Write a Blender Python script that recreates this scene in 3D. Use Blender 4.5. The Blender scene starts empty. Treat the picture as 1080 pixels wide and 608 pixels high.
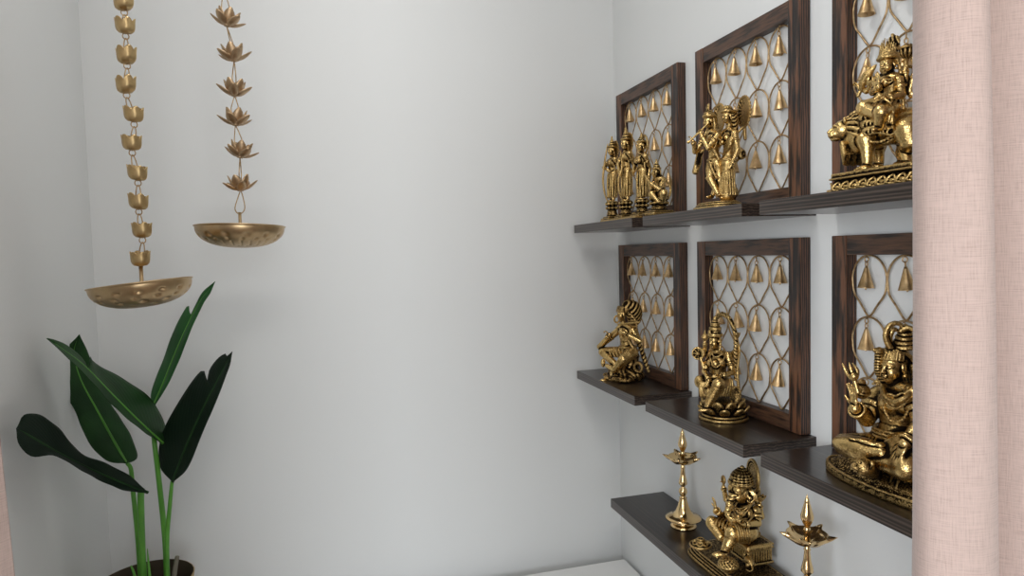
import bpy, bmesh, math, random
import numpy as np
from mathutils import Vector, Matrix
random.seed(4)
rng = np.random.default_rng(7)
PI = math.pi
SC = bpy.context.scene
COL = SC.collection
EYE = 1.5                                  # camera height above the floor

# ------------------------------------------------------------------ camera
FPX, YAW, PITCH, ROLL = 692.467, .27445, -.05302, .02522
_F = np.array([math.sin(YAW), math.cos(YAW), 0.]); _R = np.array([math.cos(YAW), -math.sin(YAW), 0.])
_Z = np.array([0, 0, 1.])
_F2 = _F * math.cos(PITCH) + _Z * math.sin(PITCH); _U2 = -_F * math.sin(PITCH) + _Z * math.cos(PITCH)
_RR = math.cos(ROLL) * _R - math.sin(ROLL) * _U2; _UU = math.sin(ROLL) * _R + math.cos(ROLL) * _U2
EYEP = np.array([0, 0, EYE])
cam_d = bpy.data.cameras.new('camera'); cam = bpy.data.objects.new('camera', cam_d); COL.objects.link(cam)
M4 = Matrix([[_RR[i], _UU[i], -_F2[i], EYEP[i]] for i in range(3)] + [[0, 0, 0, 1]])
cam.matrix_world = M4
cam_d.sensor_width = 36; cam_d.lens = FPX / 1080 * 36; cam_d.clip_start = .02; cam_d.clip_end = 60
SC.camera = cam

def ray(px, py):
    return _F2 + _RR * (px - 540) / FPX + _UU * (304 - py) / FPX
def at_y(px, py, Y):
    r = ray(px, py); return EYEP + r * Y / r[1]
def at_x(px, py, X):
    r = ray(px, py); return EYEP + r * X / r[0]
def at_z(px, py, Zw):
    r = ray(px, py); return EYEP + r * (Zw - EYE) / r[2]

# ------------------------------------------------------------------ objects
def tag(o, label=None, cat=None, group=None, kind=None):
    if label: o['label'] = label
    if cat: o['category'] = cat
    if group: o['group'] = group
    if kind: o['kind'] = kind
    return o
def empty(name, loc=(0, 0, 0), rz=0, label=None, cat=None, group=None, parent=None):
    o = bpy.data.objects.new(name, None); COL.objects.link(o); o.location = loc; o.rotation_euler = (0, 0, rz)
    o.empty_display_size = .03
    if parent: o.parent = parent
    return tag(o, label, cat, group)
def link_mesh(name, me, mat, parent=None):
    o = bpy.data.objects.new(name, me); COL.objects.link(o)
    if mat: me.materials.append(mat)
    if parent: o.parent = parent
    return o
def copy_tree(o, parent=None):
    c = o.copy(); COL.objects.link(c); c.parent = parent
    for ch in [k for k in COL.objects if k.parent == o]: copy_tree(ch, c)
    return c

class MB:
    """collects shapes, then builds one mesh object"""
    def __init__(s): s.v = []; s.f = []; s.sm = []
    def add(s, vs, fs, smooth=False):
        n = len(s.v); s.v += [tuple(map(float, v)) for v in vs]; s.f += [tuple(i + n for i in f) for f in fs]; s.sm += [smooth] * len(fs)
    def box(s, lo, hi, b=0.0):
        bm = bmesh.new(); bmesh.ops.create_cube(bm, size=1)
        for v in bm.verts:
            v.co = Vector([(lo[i] + hi[i]) / 2 + v.co[i] * (hi[i] - lo[i]) for i in range(3)])
        if b > 0: bmesh.ops.bevel(bm, geom=bm.edges[:], offset=b, segments=2, affect='EDGES', profile=.6)
        bm.verts.index_update()
        s.add([v.co for v in bm.verts], [[v.index for v in f.verts] for f in bm.faces], False); bm.free()
    def lathe(s, prof, c=(0, 0, 0), n=32, rfun=None, zfun=None, closed=False):
        vs = []; fs = []; m = len(prof)
        for j, (r, z) in enumerate(prof):
            for i in range(n):
                a = 2 * PI * i / n; rr = r * (rfun(a, j / (m - 1)) if rfun else 1); zz = z + (zfun(a, j / (m - 1)) if zfun else 0)
                vs.append((c[0] + rr * math.cos(a), c[1] + rr * math.sin(a), c[2] + zz))
        for j in range(m - 1 + (1 if closed else 0)):
            for i in range(n):
                a, b = j * n + i, j * n + (i + 1) % n; j2 = (j + 1) % m
                fs.append((a, b, j2 * n + (i + 1) % n, j2 * n + i))
        s.add(vs, fs, True)
    def tube(s, pts, r, n=8, closed=False, caps=True):
        P = [Vector(p) for p in pts]; m = len(P); R = r if hasattr(r, '__len__') else [r] * m
        T = []
        for i in range(m):
            a = P[(i - 1) % m] if (closed or i > 0) else P[i]; b = P[(i + 1) % m] if (closed or i < m - 1) else P[i]
            T.append((b - a).normalized())
        up = Vector((0, 0, 1)) if abs(T[0].z) < .9 else Vector((1, 0, 0))
        N = (up - T[0] * up.dot(T[0])).normalized(); vs = []; fs = []
        for i in range(m):
            N = (N - T[i] * N.dot(T[i])).normalized(); B = T[i].cross(N)
            for k in range(n):
                a = 2 * PI * k / n; vs.append(P[i] + (N * math.cos(a) + B * math.sin(a)) * R[i])
        for i in range(m if closed else m - 1):
            for k in range(n):
                j = (i + 1) % m; fs.append((i * n + k, i * n + (k + 1) % n, j * n + (k + 1) % n, j * n + k))
        if not closed and caps:
            fs.append(tuple(reversed(range(n)))); fs.append(tuple((m - 1) * n + k for k in range(n)))
        s.add(vs, fs, True)
    def grid(s, G, smooth=True):
        m, n = len(G), len(G[0])
        s.add([p for row in G for p in row], [(i * n + j, (i + 1) * n + j, (i + 1) * n + j + 1, i * n + j + 1) for i in range(m - 1) for j in range(n - 1)], smooth)
    def build(s, name, mat, parent=None, solid=0, weld=False):
        me = bpy.data.meshes.new(name); me.from_pydata(s.v, [], s.f)
        me.polygons.foreach_set('use_smooth', s.sm); me.update()
        bm = bmesh.new(); bm.from_mesh(me)
        if weld: bmesh.ops.remove_doubles(bm, verts=bm.verts[:], dist=1e-5)
        bmesh.ops.recalc_face_normals(bm, faces=bm.faces[:]); bm.to_mesh(me); bm.free()
        o = link_mesh(name, me, mat, parent)
        if solid:
            md = o.modifiers.new('solid', 'SOLIDIFY'); md.thickness = solid; md.offset = 0
        return o

def spline(pts, n=8, closed=False):
    P = np.array(pts, float); m = len(P); out = []
    segs = m if closed else m - 1
    for i in range(segs):
        g = (lambda k: P[k % m]) if closed else (lambda k: P[min(max(k, 0), m - 1)])
        a, b, c, d = g(i - 1), g(i), g(i + 1), g(i + 2)
        for t in np.linspace(0, 1, n, endpoint=False):
            out.append(.5 * ((2 * b) + (-a + c) * t + (2 * a - 5 * b + 4 * c - d) * t * t + (-a + 3 * b - 3 * c + d) * t ** 3))
    if not closed: out.append(P[-1])
    return np.array(out)

# ------------------------------------------------------------------ materials
def mat(name):
    m = bpy.data.materials.new(name); m.use_nodes = True; nt = m.node_tree
    return m, nt, nt.nodes['Principled BSDF']
def N(nt, t, **kw):
    n = nt.nodes.new(t)
    for k, v in kw.items():
        if k in n.inputs.keys(): n.inputs[k].default_value = v
        else: setattr(n, k, v)
    return n
def L(nt, a, b): nt.links.new(a, b)
def ramp(nt, fac, stops, interp='LINEAR'):
    r = nt.nodes.new('ShaderNodeValToRGB'); r.color_ramp.interpolation = interp; e = r.color_ramp.elements
    while len(e) < len(stops): e.new(.5)
    for x, (p, c) in zip(e, stops): x.position = p; x.color = (*c, 1) if len(c) == 3 else c
    L(nt, fac, r.inputs['Fac']); return r
def bump(nt, b, h, strength=.2, dist=.001):
    n = N(nt, 'ShaderNodeBump'); n.inputs['Strength'].default_value = strength; n.inputs['Distance'].default_value = dist
    L(nt, h, n.inputs['Height']); L(nt, n.outputs[0], b.inputs['Normal']); return n
def coords(nt, scale=(1, 1, 1), out='Object'):
    tc = N(nt, 'ShaderNodeTexCoord'); mp = N(nt, 'ShaderNodeMapping'); mp.inputs['Scale'].default_value = scale
    L(nt, tc.outputs[out], mp.inputs[0]); return mp.outputs[0]

def m_paint(name, col, rough=.55):
    m, nt, b = mat(name); b.inputs['Base Color'].default_value = (*col, 1); b.inputs['Roughness'].default_value = rough
    b.inputs['Specular IOR Level'].default_value = .3
    n = N(nt, 'ShaderNodeTexNoise', Scale=260., Detail=3.); L(nt, coords(nt), n.inputs['Vector']); bump(nt, b, n.outputs[0], .12, .0006)
    return m
WALL = m_paint('wall_paint', (.755, .77, .768))
ROOMW = m_paint('taupe_paint', (.30, .275, .25))
CEIL = m_paint('ceiling_paint', (.8, .8, .79))
TRIM = m_paint('trim_paint', (.78, .78, .77), .35)
CAB = m_paint('white_laminate', (.80, .80, .79), .3)

def m_wood(name, dark, mid, light, scale, rough, coat=0., thr=(.35, .55, .75), bmp=.25, bd='X'):
    m, nt, b = mat(name); co = coords(nt, scale)
    w = N(nt, 'ShaderNodeTexWave', Scale=1.0, Distortion=5.5, Detail=4.); w.inputs['Detail Scale'].default_value = 1.6
    w.bands_direction = bd; L(nt, co, w.inputs['Vector'])
    n = N(nt, 'ShaderNodeTexNoise', Scale=2.2, Detail=8., Roughness=.65); L(nt, co, n.inputs['Vector'])
    mx = N(nt, 'ShaderNodeMix', data_type='FLOAT'); mx.inputs[0].default_value = .6
    L(nt, w.outputs['Fac'], mx.inputs[2]); L(nt, n.outputs['Fac'], mx.inputs[3])
    r = ramp(nt, mx.outputs[0], [(thr[0], dark), (thr[1], mid), (thr[2], light)]); L(nt, r.outputs[0], b.inputs['Base Color'])
    b.inputs['Roughness'].default_value = rough; b.inputs['Coat Weight'].default_value = coat; b.inputs['Coat Roughness'].default_value = .15
    bump(nt, b, mx.outputs[0], bmp, .0008); return m
SHELF = m_wood('dark_shelf_laminate', (.012, .008, .006), (.038, .026, .020), (.130, .094, .074), (70, 2.0, 70), .28, .2, (.30, .56, .84), .2, 'Z')
FRAME_V = m_wood('brown_frame_wood_upright', (.008, .004, .003), (.046, .020, .010), (.15, .062, .028), (75, 75, 7), .45, .15, (.36, .52, .70), .6)
FRAME_H = m_wood('brown_frame_wood_rail', (.007, .004, .003), (.032, .016, .010), (.11, .052, .027), (75, 7, 75), .45, .15, (.38, .55, .76), .6)

def m_metal(name, col, rough, dark=None, nscale=60, mixr=(.35, .65), bmp=.1, bs=200, metallic=1.):
    m, nt, b = mat(name); co = coords(nt)
    n = N(nt, 'ShaderNodeTexNoise', Scale=float(nscale), Detail=5.); L(nt, co, n.inputs['Vector'])
    r = ramp(nt, n.outputs['Fac'], [(mixr[0], dark or col), (mixr[1], col)]); L(nt, r.outputs[0], b.inputs['Base Color'])
    b.inputs['Metallic'].default_value = metallic; b.inputs['Roughness'].default_value = rough
    n2 = N(nt, 'ShaderNodeTexNoise', Scale=float(bs), Detail=2.); L(nt, co, n2.inputs['Vector']); bump(nt, b, n2.outputs['Fac'], bmp, .0006)
    return m
WIRE = m_metal('brass_wire', (.60, .43, .24), .42, (.34, .22, .11), 120)
BELL = m_metal('bell_brass', (.84, .61, .34), .40, (.52, .34, .16), 90, bmp=.25)
BOWL = m_metal('aged_brass_bowl', (.60, .44, .25), .36, (.48, .34, .19), 30, bmp=.15)
CUP = m_metal('gold_cup_metal', (.66, .49, .25), .42, (.50, .35, .17), 60, bmp=.25)
PETAL = m_metal('antique_gold_petal', (.60, .44, .28), .44, (.42, .29, .17), 60, bmp=.3)
LAMPB = m_metal('polished_lamp_brass', (.86, .64, .34), .16, (.78, .55, .27), 25, bmp=.06)
POTM = m_metal('pot_outer', (.50, .36, .19), .5, (.30, .20, .10), 90, metallic=.6, bmp=.4)
POTIN = m_paint('pot_inner', (.055, .040, .024), .8)

def m_brass(name, col=(.64, .445, .18), rough=.3, engrave=0.):
    """cast brass with a blackened antique finish left in the cast grooves, rubbed bright on the raised parts"""
    m, nt, b = mat(name); co = coords(nt)
    at = N(nt, 'ShaderNodeAttribute', attribute_name='patina')
    n = N(nt, 'ShaderNodeTexNoise', Scale=210., Detail=5., Roughness=.6); L(nt, co, n.inputs['Vector'])
    ma = N(nt, 'ShaderNodeMath', operation='MULTIPLY_ADD'); L(nt, n.outputs['Fac'], ma.inputs[0]); ma.inputs[1].default_value = .75; L(nt, at.outputs['Fac'], ma.inputs[2])
    fac = ma.outputs[0]; hgt = N(nt, 'ShaderNodeTexNoise', Scale=420., Detail=3.); L(nt, co, hgt.inputs['Vector']); ho = hgt.outputs['Fac']
    if engrave:
        dn = N(nt, 'ShaderNodeTexNoise', Scale=160., Detail=2.); L(nt, co, dn.inputs['Vector']); vm = N(nt, 'ShaderNodeVectorMath', operation='MULTIPLY_ADD'); L(nt, dn.outputs['Color'], vm.inputs[0]); vm.inputs[1].default_value = (.006,) * 3; L(nt, co, vm.inputs[2])
        vo = N(nt, 'ShaderNodeTexVoronoi', feature='DISTANCE_TO_EDGE', Scale=300.); L(nt, vm.outputs[0], vo.inputs['Vector'])
        mr = N(nt, 'ShaderNodeMapRange'); L(nt, vo.outputs['Distance'], mr.inputs[0]); mr.inputs[1].default_value = .02; mr.inputs[2].default_value = .16; mr.inputs[3].default_value = engrave; mr.inputs[4].default_value = 0.
        ad = N(nt, 'ShaderNodeMath', operation='ADD'); L(nt, fac, ad.inputs[0]); L(nt, mr.outputs[0], ad.inputs[1]); fac = ad.outputs[0]
        sb = N(nt, 'ShaderNodeMath', operation='MULTIPLY_ADD'); L(nt, mr.outputs[0], sb.inputs[0]); sb.inputs[1].default_value = -2.2; L(nt, ho, sb.inputs[2]); ho = sb.outputs[0]
    r = ramp(nt, fac, [(.50, col), (.72, tuple(c * q for c, q in zip(col, (.46, .42, .36)))), (.95, (.014, .009, .005))])
    L(nt, r.outputs[0], b.inputs['Base Color']); b.inputs['Metallic'].default_value = 1.
    rr = ramp(nt, fac, [(.5, (rough,) * 3), (1., (.62,) * 3)]); L(nt, rr.outputs[0], b.inputs['Roughness'])
    bump(nt, b, ho, .35, .0009)
    return m
BRASS = m_brass('antique_brass_engraved', engrave=.34)
BRASS_D = m_brass('antique_brass_dark', (.50, .33, .13), .36, .3)
BRASS_B = m_brass('antique_brass_smooth', (.70, .49, .20), .25, .12)

def m_leaf(name, a, c, rough=.58):
    m, nt, b = mat(name); tc = N(nt, 'ShaderNodeUVMap')
    sep = N(nt, 'ShaderNodeSeparateXYZ'); L(nt, tc.outputs[0], sep.inputs[0])
    # side veins: stripes slanting away from the midrib
    ab = N(nt, 'ShaderNodeMath', operation='ABSOLUTE'); sb = N(nt, 'ShaderNodeMath', operation='SUBTRACT'); L(nt, sep.outputs[0], sb.inputs[0]); sb.inputs[1].default_value = .5; L(nt, sb.outputs[0], ab.inputs[0])
    ml = N(nt, 'ShaderNodeMath', operation='MULTIPLY_ADD'); L(nt, ab.outputs[0], ml.inputs[0]); ml.inputs[1].default_value = -.35; L(nt, sep.outputs[1], ml.inputs[2])
    sn = N(nt, 'ShaderNodeMath', operation='MULTIPLY'); L(nt, ml.outputs[0], sn.inputs[0]); sn.inputs[1].default_value = 260.
    si = N(nt, 'ShaderNodeMath', operation='SINE'); L(nt, sn.outputs[0], si.inputs[0])
    n = N(nt, 'ShaderNodeTexNoise', Scale=14., Detail=4.); L(nt, coords(nt), n.inputs['Vector'])
    r = ramp(nt, n.outputs['Fac'], [(.3, a), (.7, c)])
    mid = ramp(nt, ab.outputs[0], [(.0, (.7,) * 3), (.035, (0, 0, 0))])
    mx = N(nt, 'ShaderNodeMix', data_type='RGBA'); L(nt, mid.outputs[0], mx.inputs[0]); L(nt, r.outputs[0], mx.inputs[6]); mx.inputs[7].default_value = (.05, .16, .03, 1)
    L(nt, mx.outputs[2], b.inputs['Base Color']); b.inputs['Roughness'].default_value = rough
    b.inputs['Specular IOR Level'].default_value = .25; bump(nt, b, si.outputs[0], .16, .0005); return m
LEAF = m_leaf('dark_green_leaf', (.006, .030, .006), (.014, .062, .012))
LEAF_D = m_leaf('deep_green_leaf', (.003, .011, .005), (.005, .018, .007))
LEAF_L = m_leaf('mid_green_leaf', (.012, .062, .014), (.026, .12, .03))
def m_plain(name, c, rough=.5, a=None, sc=30):
    m, nt, b = mat(name); n = N(nt, 'ShaderNodeTexNoise', Scale=float(sc), Detail=4.); L(nt, coords(nt), n.inputs['Vector'])
    r = ramp(nt, n.outputs['Fac'], [(.3, a or tuple(x * .8 for x in c)), (.7, c)]); L(nt, r.outputs[0], b.inputs['Base Color'])
    b.inputs['Roughness'].default_value = rough; bump(nt, b, n.outputs['Fac'], .1); return m
STEM = m_plain('green_stem', (.10, .33, .035), .4, (.06, .22, .02), 18)
DRYSTEM = m_plain('dry_grey_stem', (.16, .15, .11), .8)
SOIL = m_plain('dark_soil', (.035, .024, .015), .95, (.008, .006, .004), 90)
STEEL = m_plain('rod_metal', (.25, .22, .2), .4)

def m_cloth(name, col, col2):
    m, nt, b = mat(name); uv = N(nt, 'ShaderNodeUVMap'); mp = N(nt, 'ShaderNodeMapping'); mp.inputs['Scale'].default_value = (1, 1, 1); L(nt, uv.outputs[0], mp.inputs[0])
    def thread(sx, sy, s):
        m2 = N(nt, 'ShaderNodeMapping'); m2.inputs['Scale'].default_value = (sx, sy, 1); L(nt, uv.outputs[0], m2.inputs[0])
        n = N(nt, 'ShaderNodeTexNoise', Scale=s, Detail=3.); L(nt, m2.outputs[0], n.inputs['Vector']); return n.outputs['Fac']
    h = thread(60, 1100, 1.); v = thread(1100, 60, 1.)
    mx = N(nt, 'ShaderNodeMath', operation='ADD'); L(nt, h, mx.inputs[0]); L(nt, v, mx.inputs[1])
    r = ramp(nt, mx.outputs[0], [(.75, col2), (1.0, col), (1.25, tuple(min(1, c * 1.12) for c in col))])
    r.color_ramp.elements[0].position = .35; r.color_ramp.elements[1].position = .5; r.color_ramp.elements[2].position = .7
    hf = N(nt, 'ShaderNodeMath', operation='MULTIPLY'); L(nt, mx.outputs[0], hf.inputs[0]); hf.inputs[1].default_value = .5; L(nt, hf.outputs[0], r.inputs['Fac'])
    L(nt, r.outputs[0], b.inputs['Base Color']); b.inputs['Roughness'].default_value = .95; b.inputs['Specular IOR Level'].default_value = .1
    b.inputs['Sheen Weight'].default_value = .25
    bump(nt, b, hf.outputs[0], .5, .0012)
    tr = N(nt, 'ShaderNodeBsdfTranslucent'); L(nt, r.outputs[0], tr.inputs[0]); ms = N(nt, 'ShaderNodeMixShader'); ms.inputs[0].default_value = .18
    out = [n for n in nt.nodes if n.type == 'OUTPUT_MATERIAL'][0]; L(nt, b.outputs[0], ms.inputs[1]); L(nt, tr.outputs[0], ms.inputs[2]); L(nt, ms.outputs[0], out.inputs[0])
    return m
CLOTH = m_cloth('pink_linen', (.55, .425, .38), (.46, .35, .31))
FLOORM = m_plain('brown_floor', (.20, .15, .11), .35, (.15, .11, .08), 3)

# ------------------------------------------------------------------ room
XR, XL, YB, YO = .76, -.4927, 1.6407, .38       # alcove: right wall, left wall, back wall, mouth
RX0, RX1, RY0, HC = -2.2, 1.9, -3.0, 2.6
def struct(name, lo, hi, m, b=0):
    s = MB(); s.box(lo, hi, b); o = s.build(name, m); tag(o, kind='structure'); return o
T = .1
struct('floor', (RX0 - T, RY0 - T, -T), (RX1 + T, YB + T, 0), FLOORM)
struct('ceiling', (RX0 - T, RY0 - T, HC), (RX1 + T, YB + T, HC + T), CEIL)
struct('wall_back', (XL - T, YB, 0), (XR + T, YB + T, HC), WALL)
struct('wall_right', (XR, YO, 0), (XR + T, YB, HC), WALL)
struct('wall_left', (XL - T, YO, 0), (XL, YB, HC), WALL)
struct('wall_front_right', (XR + T, YO, 0), (RX1 + T, YO + T, HC), ROOMW)
struct('wall_front_left', (RX0 - T, YO, 0), (XL - T, YO + T, HC), ROOMW)
struct('wall_room_right', (RX1, RY0, 0), (RX1 + T, YO, HC), ROOMW)
# rear wall with a window opening
WX0, WX1, WZ0, WZ1 = -1.25, 1.15, .75, 2.35
s = MB()
s.box((RX0 - T, RY0 - T, 0), (WX0, RY0, HC)); s.box((WX1, RY0 - T, 0), (RX1 + T, RY0, HC))
s.box((WX0, RY0 - T, 0), (WX1, RY0, WZ0)); s.box((WX0, RY0 - T, WZ1), (WX1, RY0, HC))
tag(s.build('wall_rear', ROOMW), kind='structure')
s = MB(); fw = .05
for x in (WX0, (WX0 + WX1) / 2 - fw / 2, WX1 - fw): s.box((x, RY0 - .07, WZ0), (x + fw, RY0 - .02, WZ1), .004)
for z in (WZ0, WZ1 - fw): s.box((WX0, RY0 - .07, z), (WX1, RY0 - .02, z + fw), .004)
tag(s.build('window_1', TRIM), kind='structure')
LY0, LY1 = -2.5, -.5
s = MB(); s.box((RX0 - T, RY0, 0), (RX0, LY0, HC)); s.box((RX0 - T, LY1, 0), (RX0, YO, HC)); s.box((RX0 - T, LY0, 0), (RX0, LY1, WZ0)); s.box((RX0 - T, LY0, WZ1), (RX0, LY1, HC)); tag(s.build('wall_room_left', ROOMW), kind='structure')
s = MB()
for y in (LY0, (LY0 + LY1) / 2 - fw / 2, LY1 - fw): s.box((RX0 - .07, y, WZ0), (RX0 - .02, y + fw, WZ1), .004)
for z in (WZ0, WZ1 - fw): s.box((RX0 - .07, LY0, z), (RX0 - .02, LY1, z + fw), .004)
tag(s.build('window_2', TRIM), kind='structure')

# ------------------------------------------------------------------ lights: daylight through the window, ceiling light, soft sky
def area(name, loc, size, energy, col, rot):
    d = bpy.data.lights.new(name, 'AREA'); d.shape = 'RECTANGLE'; d.size, d.size_y = size; d.energy = energy; d.color = col
    o = bpy.data.objects.new(name, d); COL.objects.link(o); o.location = loc; o.rotation_euler = rot; return o
area('window_daylight', (-.05, RY0 - .09, 1.55), (2.3, 1.5), 66, (.93, .96, 1.0), (PI / 2, 0, 0))
area('side_window_daylight', (RX0 - .09, -1.5, 1.55), (1.9, 1.5), 92, (.93, .96, 1.0), (PI / 2, 0, -PI / 2))
area('ceiling_panel_light', (.0, -.9, HC - .03), (1.0, .6), 20, (1.0, .97, .92), (0, 0, 0))
area('alcove_downlight', (.05, .95, HC - .03), (.22, .22), 4.0, (1.0, .98, .95), (0, 0, 0))
w = bpy.data.worlds.new('world'); SC.world = w; w.use_nodes = True
bg = w.node_tree.nodes['Background']; sky = w.node_tree.nodes.new('ShaderNodeTexSky'); sky.sky_type = 'HOSEK_WILKIE' if False else 'NISHITA'
sky.sun_disc = False; sky.sun_elevation = .7; w.node_tree.links.new(sky.outputs[0], bg.inputs[0]); bg.inputs[1].default_value = .15

# ------------------------------------------------------------------ shelves
A0, A1, B0, B1, C0 = 1.6006, 1.2657, 1.2169, .8856, .8428
C1 = C0 - .333
Z1, Z2, Z3, TH, SX = EYE + .0682, EYE - .3124, EYE - .5826, .0203, .622
def shelf(y0, y1, ztop, label, grp):
    t = empty('wall_shelf', (XR, (y0 + y1) / 2, ztop), 0, label, 'shelf', grp)
    ly = abs(y0 - y1) / 2
    s = MB(); s.box((SX - XR, -ly, -TH), (0, ly, 0), .0006); s.build('shelf_board', SHELF, t)
    return t
gs = 'dark wooden shelves on the right wall'
shelf(A0, A1, Z1, 'farthest dark wooden shelf of the upper row, under the group of four brass figures', gs)
shelf(B0, B1, Z1, 'middle dark wooden shelf of the upper row, under the brass flute playing couple', gs)
shelf(C0, C1, Z1, 'dark wooden shelf of the upper row nearest the curtain, under the brass lion rider', gs)
shelf(A0, A1, Z2, 'dark wooden shelf in the second row farthest back, under the seated brass flute player', gs)
shelf(B0, B1, Z2, 'middle dark wooden shelf of the second row, under the brass deity on a lotus', gs)
shelf(C0, C1, Z2, 'dark wooden second row shelf nearest the curtain, under the cross legged brass figure', gs)
shelf(1.3994, .70, Z3, 'lowest dark wooden shelf, carrying the elephant headed statue and two brass lamps', gs)

# ------------------------------------------------------------------ frames with bells
FD, FW_, ST = .0198, .3095, .029
COLP = (FW_ - 2 * ST) / 4
def heart(cy, ztop, w, h):
    """pointed drop: round arch on top, straight sides meeting in a point"""
    pts = []
    hw = w / 2
    for k in range(21):
        a = PI * k / 20; pts.append((cy - hw * math.cos(a), ztop - hw * 1.12 + hw * 1.12 * math.sin(a)))
    right = spline([(cy + hw, ztop - hw * 1.12), (cy + hw * .90, ztop - hw * 1.75), (cy + hw * .50, ztop - h * .80), (cy + hw * .14, ztop - h * .97), (cy, ztop - h)], 4)
    R_ = [tuple(p) for p in right[1:]]; Lf = [(2 * cy - p[0], p[1]) for p in R_[:-1]][::-1]
    return pts + R_ + Lf
bell_proto = None
def make_frame(y0, y1, zb, h, label, skip=()):
    global bell_proto
    wd = abs(y0 - y1)
    t = empty('bell_frame', (XR - .0005, (y0 + y1) / 2, zb + .0008), 0, label, 'wall frame', 'wooden frames with brass bells')
    hy = wd / 2; st = ST; d = FD
    for sgn in (-1, 1):
        a = sorted((sgn * hy, sgn * (hy - st)))
        s = MB(); s.box((-d, a[0], 0), (0, a[1], h), .0012); s.build('stile', FRAME_V, t)
    for z in (0, h - st):
        s = MB(); s.box((-d + .001, -hy + st, z), (-.0005, hy - st, z + st), .0008); s.build('rail', FRAME_H, t)
    cp = (wd - 2 * st) / 4; rp = (h - 2 * st) / 3; xw = -.0085
    for r in range(3):
        for c in range(4):
            cy = -hy + st + cp * (c + .5); zt = h - st - rp * r - .0008
            pts = heart(cy, zt, cp * .985, rp - .0010)
            s = MB(); s.tube([(xw, p[0], p[1]) for p in pts], .00150, 6, closed=True)
            s.tube([(xw - .0015, cy - .0012, zt - .001), (xw - .0020, cy, zt + .0006), (xw - .0015, cy + .0012, zt - .001)], .0016, 6)
            s.build('wire_loop', WIRE, t)
            zl = zt - .003; tl = random.uniform(-.10, .10)
            if bell_proto is None:
                b = MB(); R0, H0 = .0112, .0315
                prof = [(.0002, 0), (.0016, 0), (.0028, -.003), (R0 * .62, -H0 * .55), (R0 * .98, -H0 * .97), (R0 * 1.04, -H0), (R0 * .96, -H0), (R0 * .55, -H0 * .55), (.0014, -.004)]
                b.lathe(prof, (0, 0, -.0125), 20)
                bell = b.build('bell', BELL, t)
                l = MB(); l.tube([(0, .003 * math.cos(a), -.003 + .0038 * math.sin(a)) for a in np.linspace(0, 2 * PI, 14, endpoint=False)], .0009, 6, closed=True)
                l.tube([(.0022 * math.cos(a), 0, -.0095 + .0038 * math.sin(a)) for a in np.linspace(0, 2 * PI, 14, endpoint=False)], .0009, 6, closed=True)
                l.build('hook', WIRE, bell)
                k = MB(); k.lathe([(.0001, 0), (.0012, -.0005), (.0016, -.002), (.0010, -.0035), (.0001, -.004)], (0, 0, -.0125 - H0 + .001), 10)
                k.tube([(0, 0, -.018), (0, 0, -.0125 - H0)], .0004, 5)
                k.build('clapper', WIRE, bell)
                bell_proto = bell
            else:
                bell = copy_tree(bell_proto, t)
            bell.location = (xw - .0035, cy + random.uniform(-.001, .001), zl); bell.rotation_euler = (tl, 0, random.uniform(0, 6))
    return t
FZ1 = .3995 + EYE - Z1; FZ2 = EYE + .0131 - Z2
make_frame(1.5872, 1.2766, Z1, FZ1, 'wooden frame hung with brass bells behind the four figures, upper row farthest back')
make_frame(1.2073, .8981, Z1, FZ1, 'wooden frame hung with brass bells behind the flute playing couple, upper row middle')
make_frame(.8298, .5200, Z1, FZ1, 'wooden frame hung with brass bells behind the lion rider, upper row beside the curtain')
make_frame(1.5872, 1.2766, Z2, FZ2, 'wooden frame hung with brass bells behind the seated flute player, second row farthest back')
make_frame(1.2073, .8981, Z2, FZ2, 'wooden frame hung with brass bells behind the deity on a lotus, second row middle')
make_frame(.8298, .5200, Z2, FZ2, 'wooden frame hung with brass bells behind the cross legged figure, second row beside the curtain')

# ------------------------------------------------------------------ white cabinet under the shelves
cz = EYE - .8374
t = empty('low_cabinet', (.135, 1.2, 0), 0, 'low white cabinet whose top shows in the right corner under the lowest shelf', 'cabinet')
s = MB(); s.box((-.615, -.30, cz - .02), (.612, .398, cz), .001); s.build('cabinet_top', CAB, t)
s = MB(); s.box((-.605, -.28, .06), (.605, .39, cz - .021), .001); s.build('cabinet_body', CAB, t)
s = MB(); s.box((-.59, -.24, 0), (.59, .38, .059), .001); s.build('plinth', CAB, t)
for k in range(2):
    s = MB(); x0 = -.603 + k * .604; s.box((x0, -.2985, .065), (x0 + .600, -.2815, cz - .024), .001); d = s.build('door', CAB, t)
    s = MB(); hx = -.035 if k == 0 else .035; s.tube([(hx, -.299, .45), (hx, -.315, .455), (hx, -.315, .555), (hx, -.299, .56)], .004, 8); s.build('handle', STEEL, d)

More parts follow.
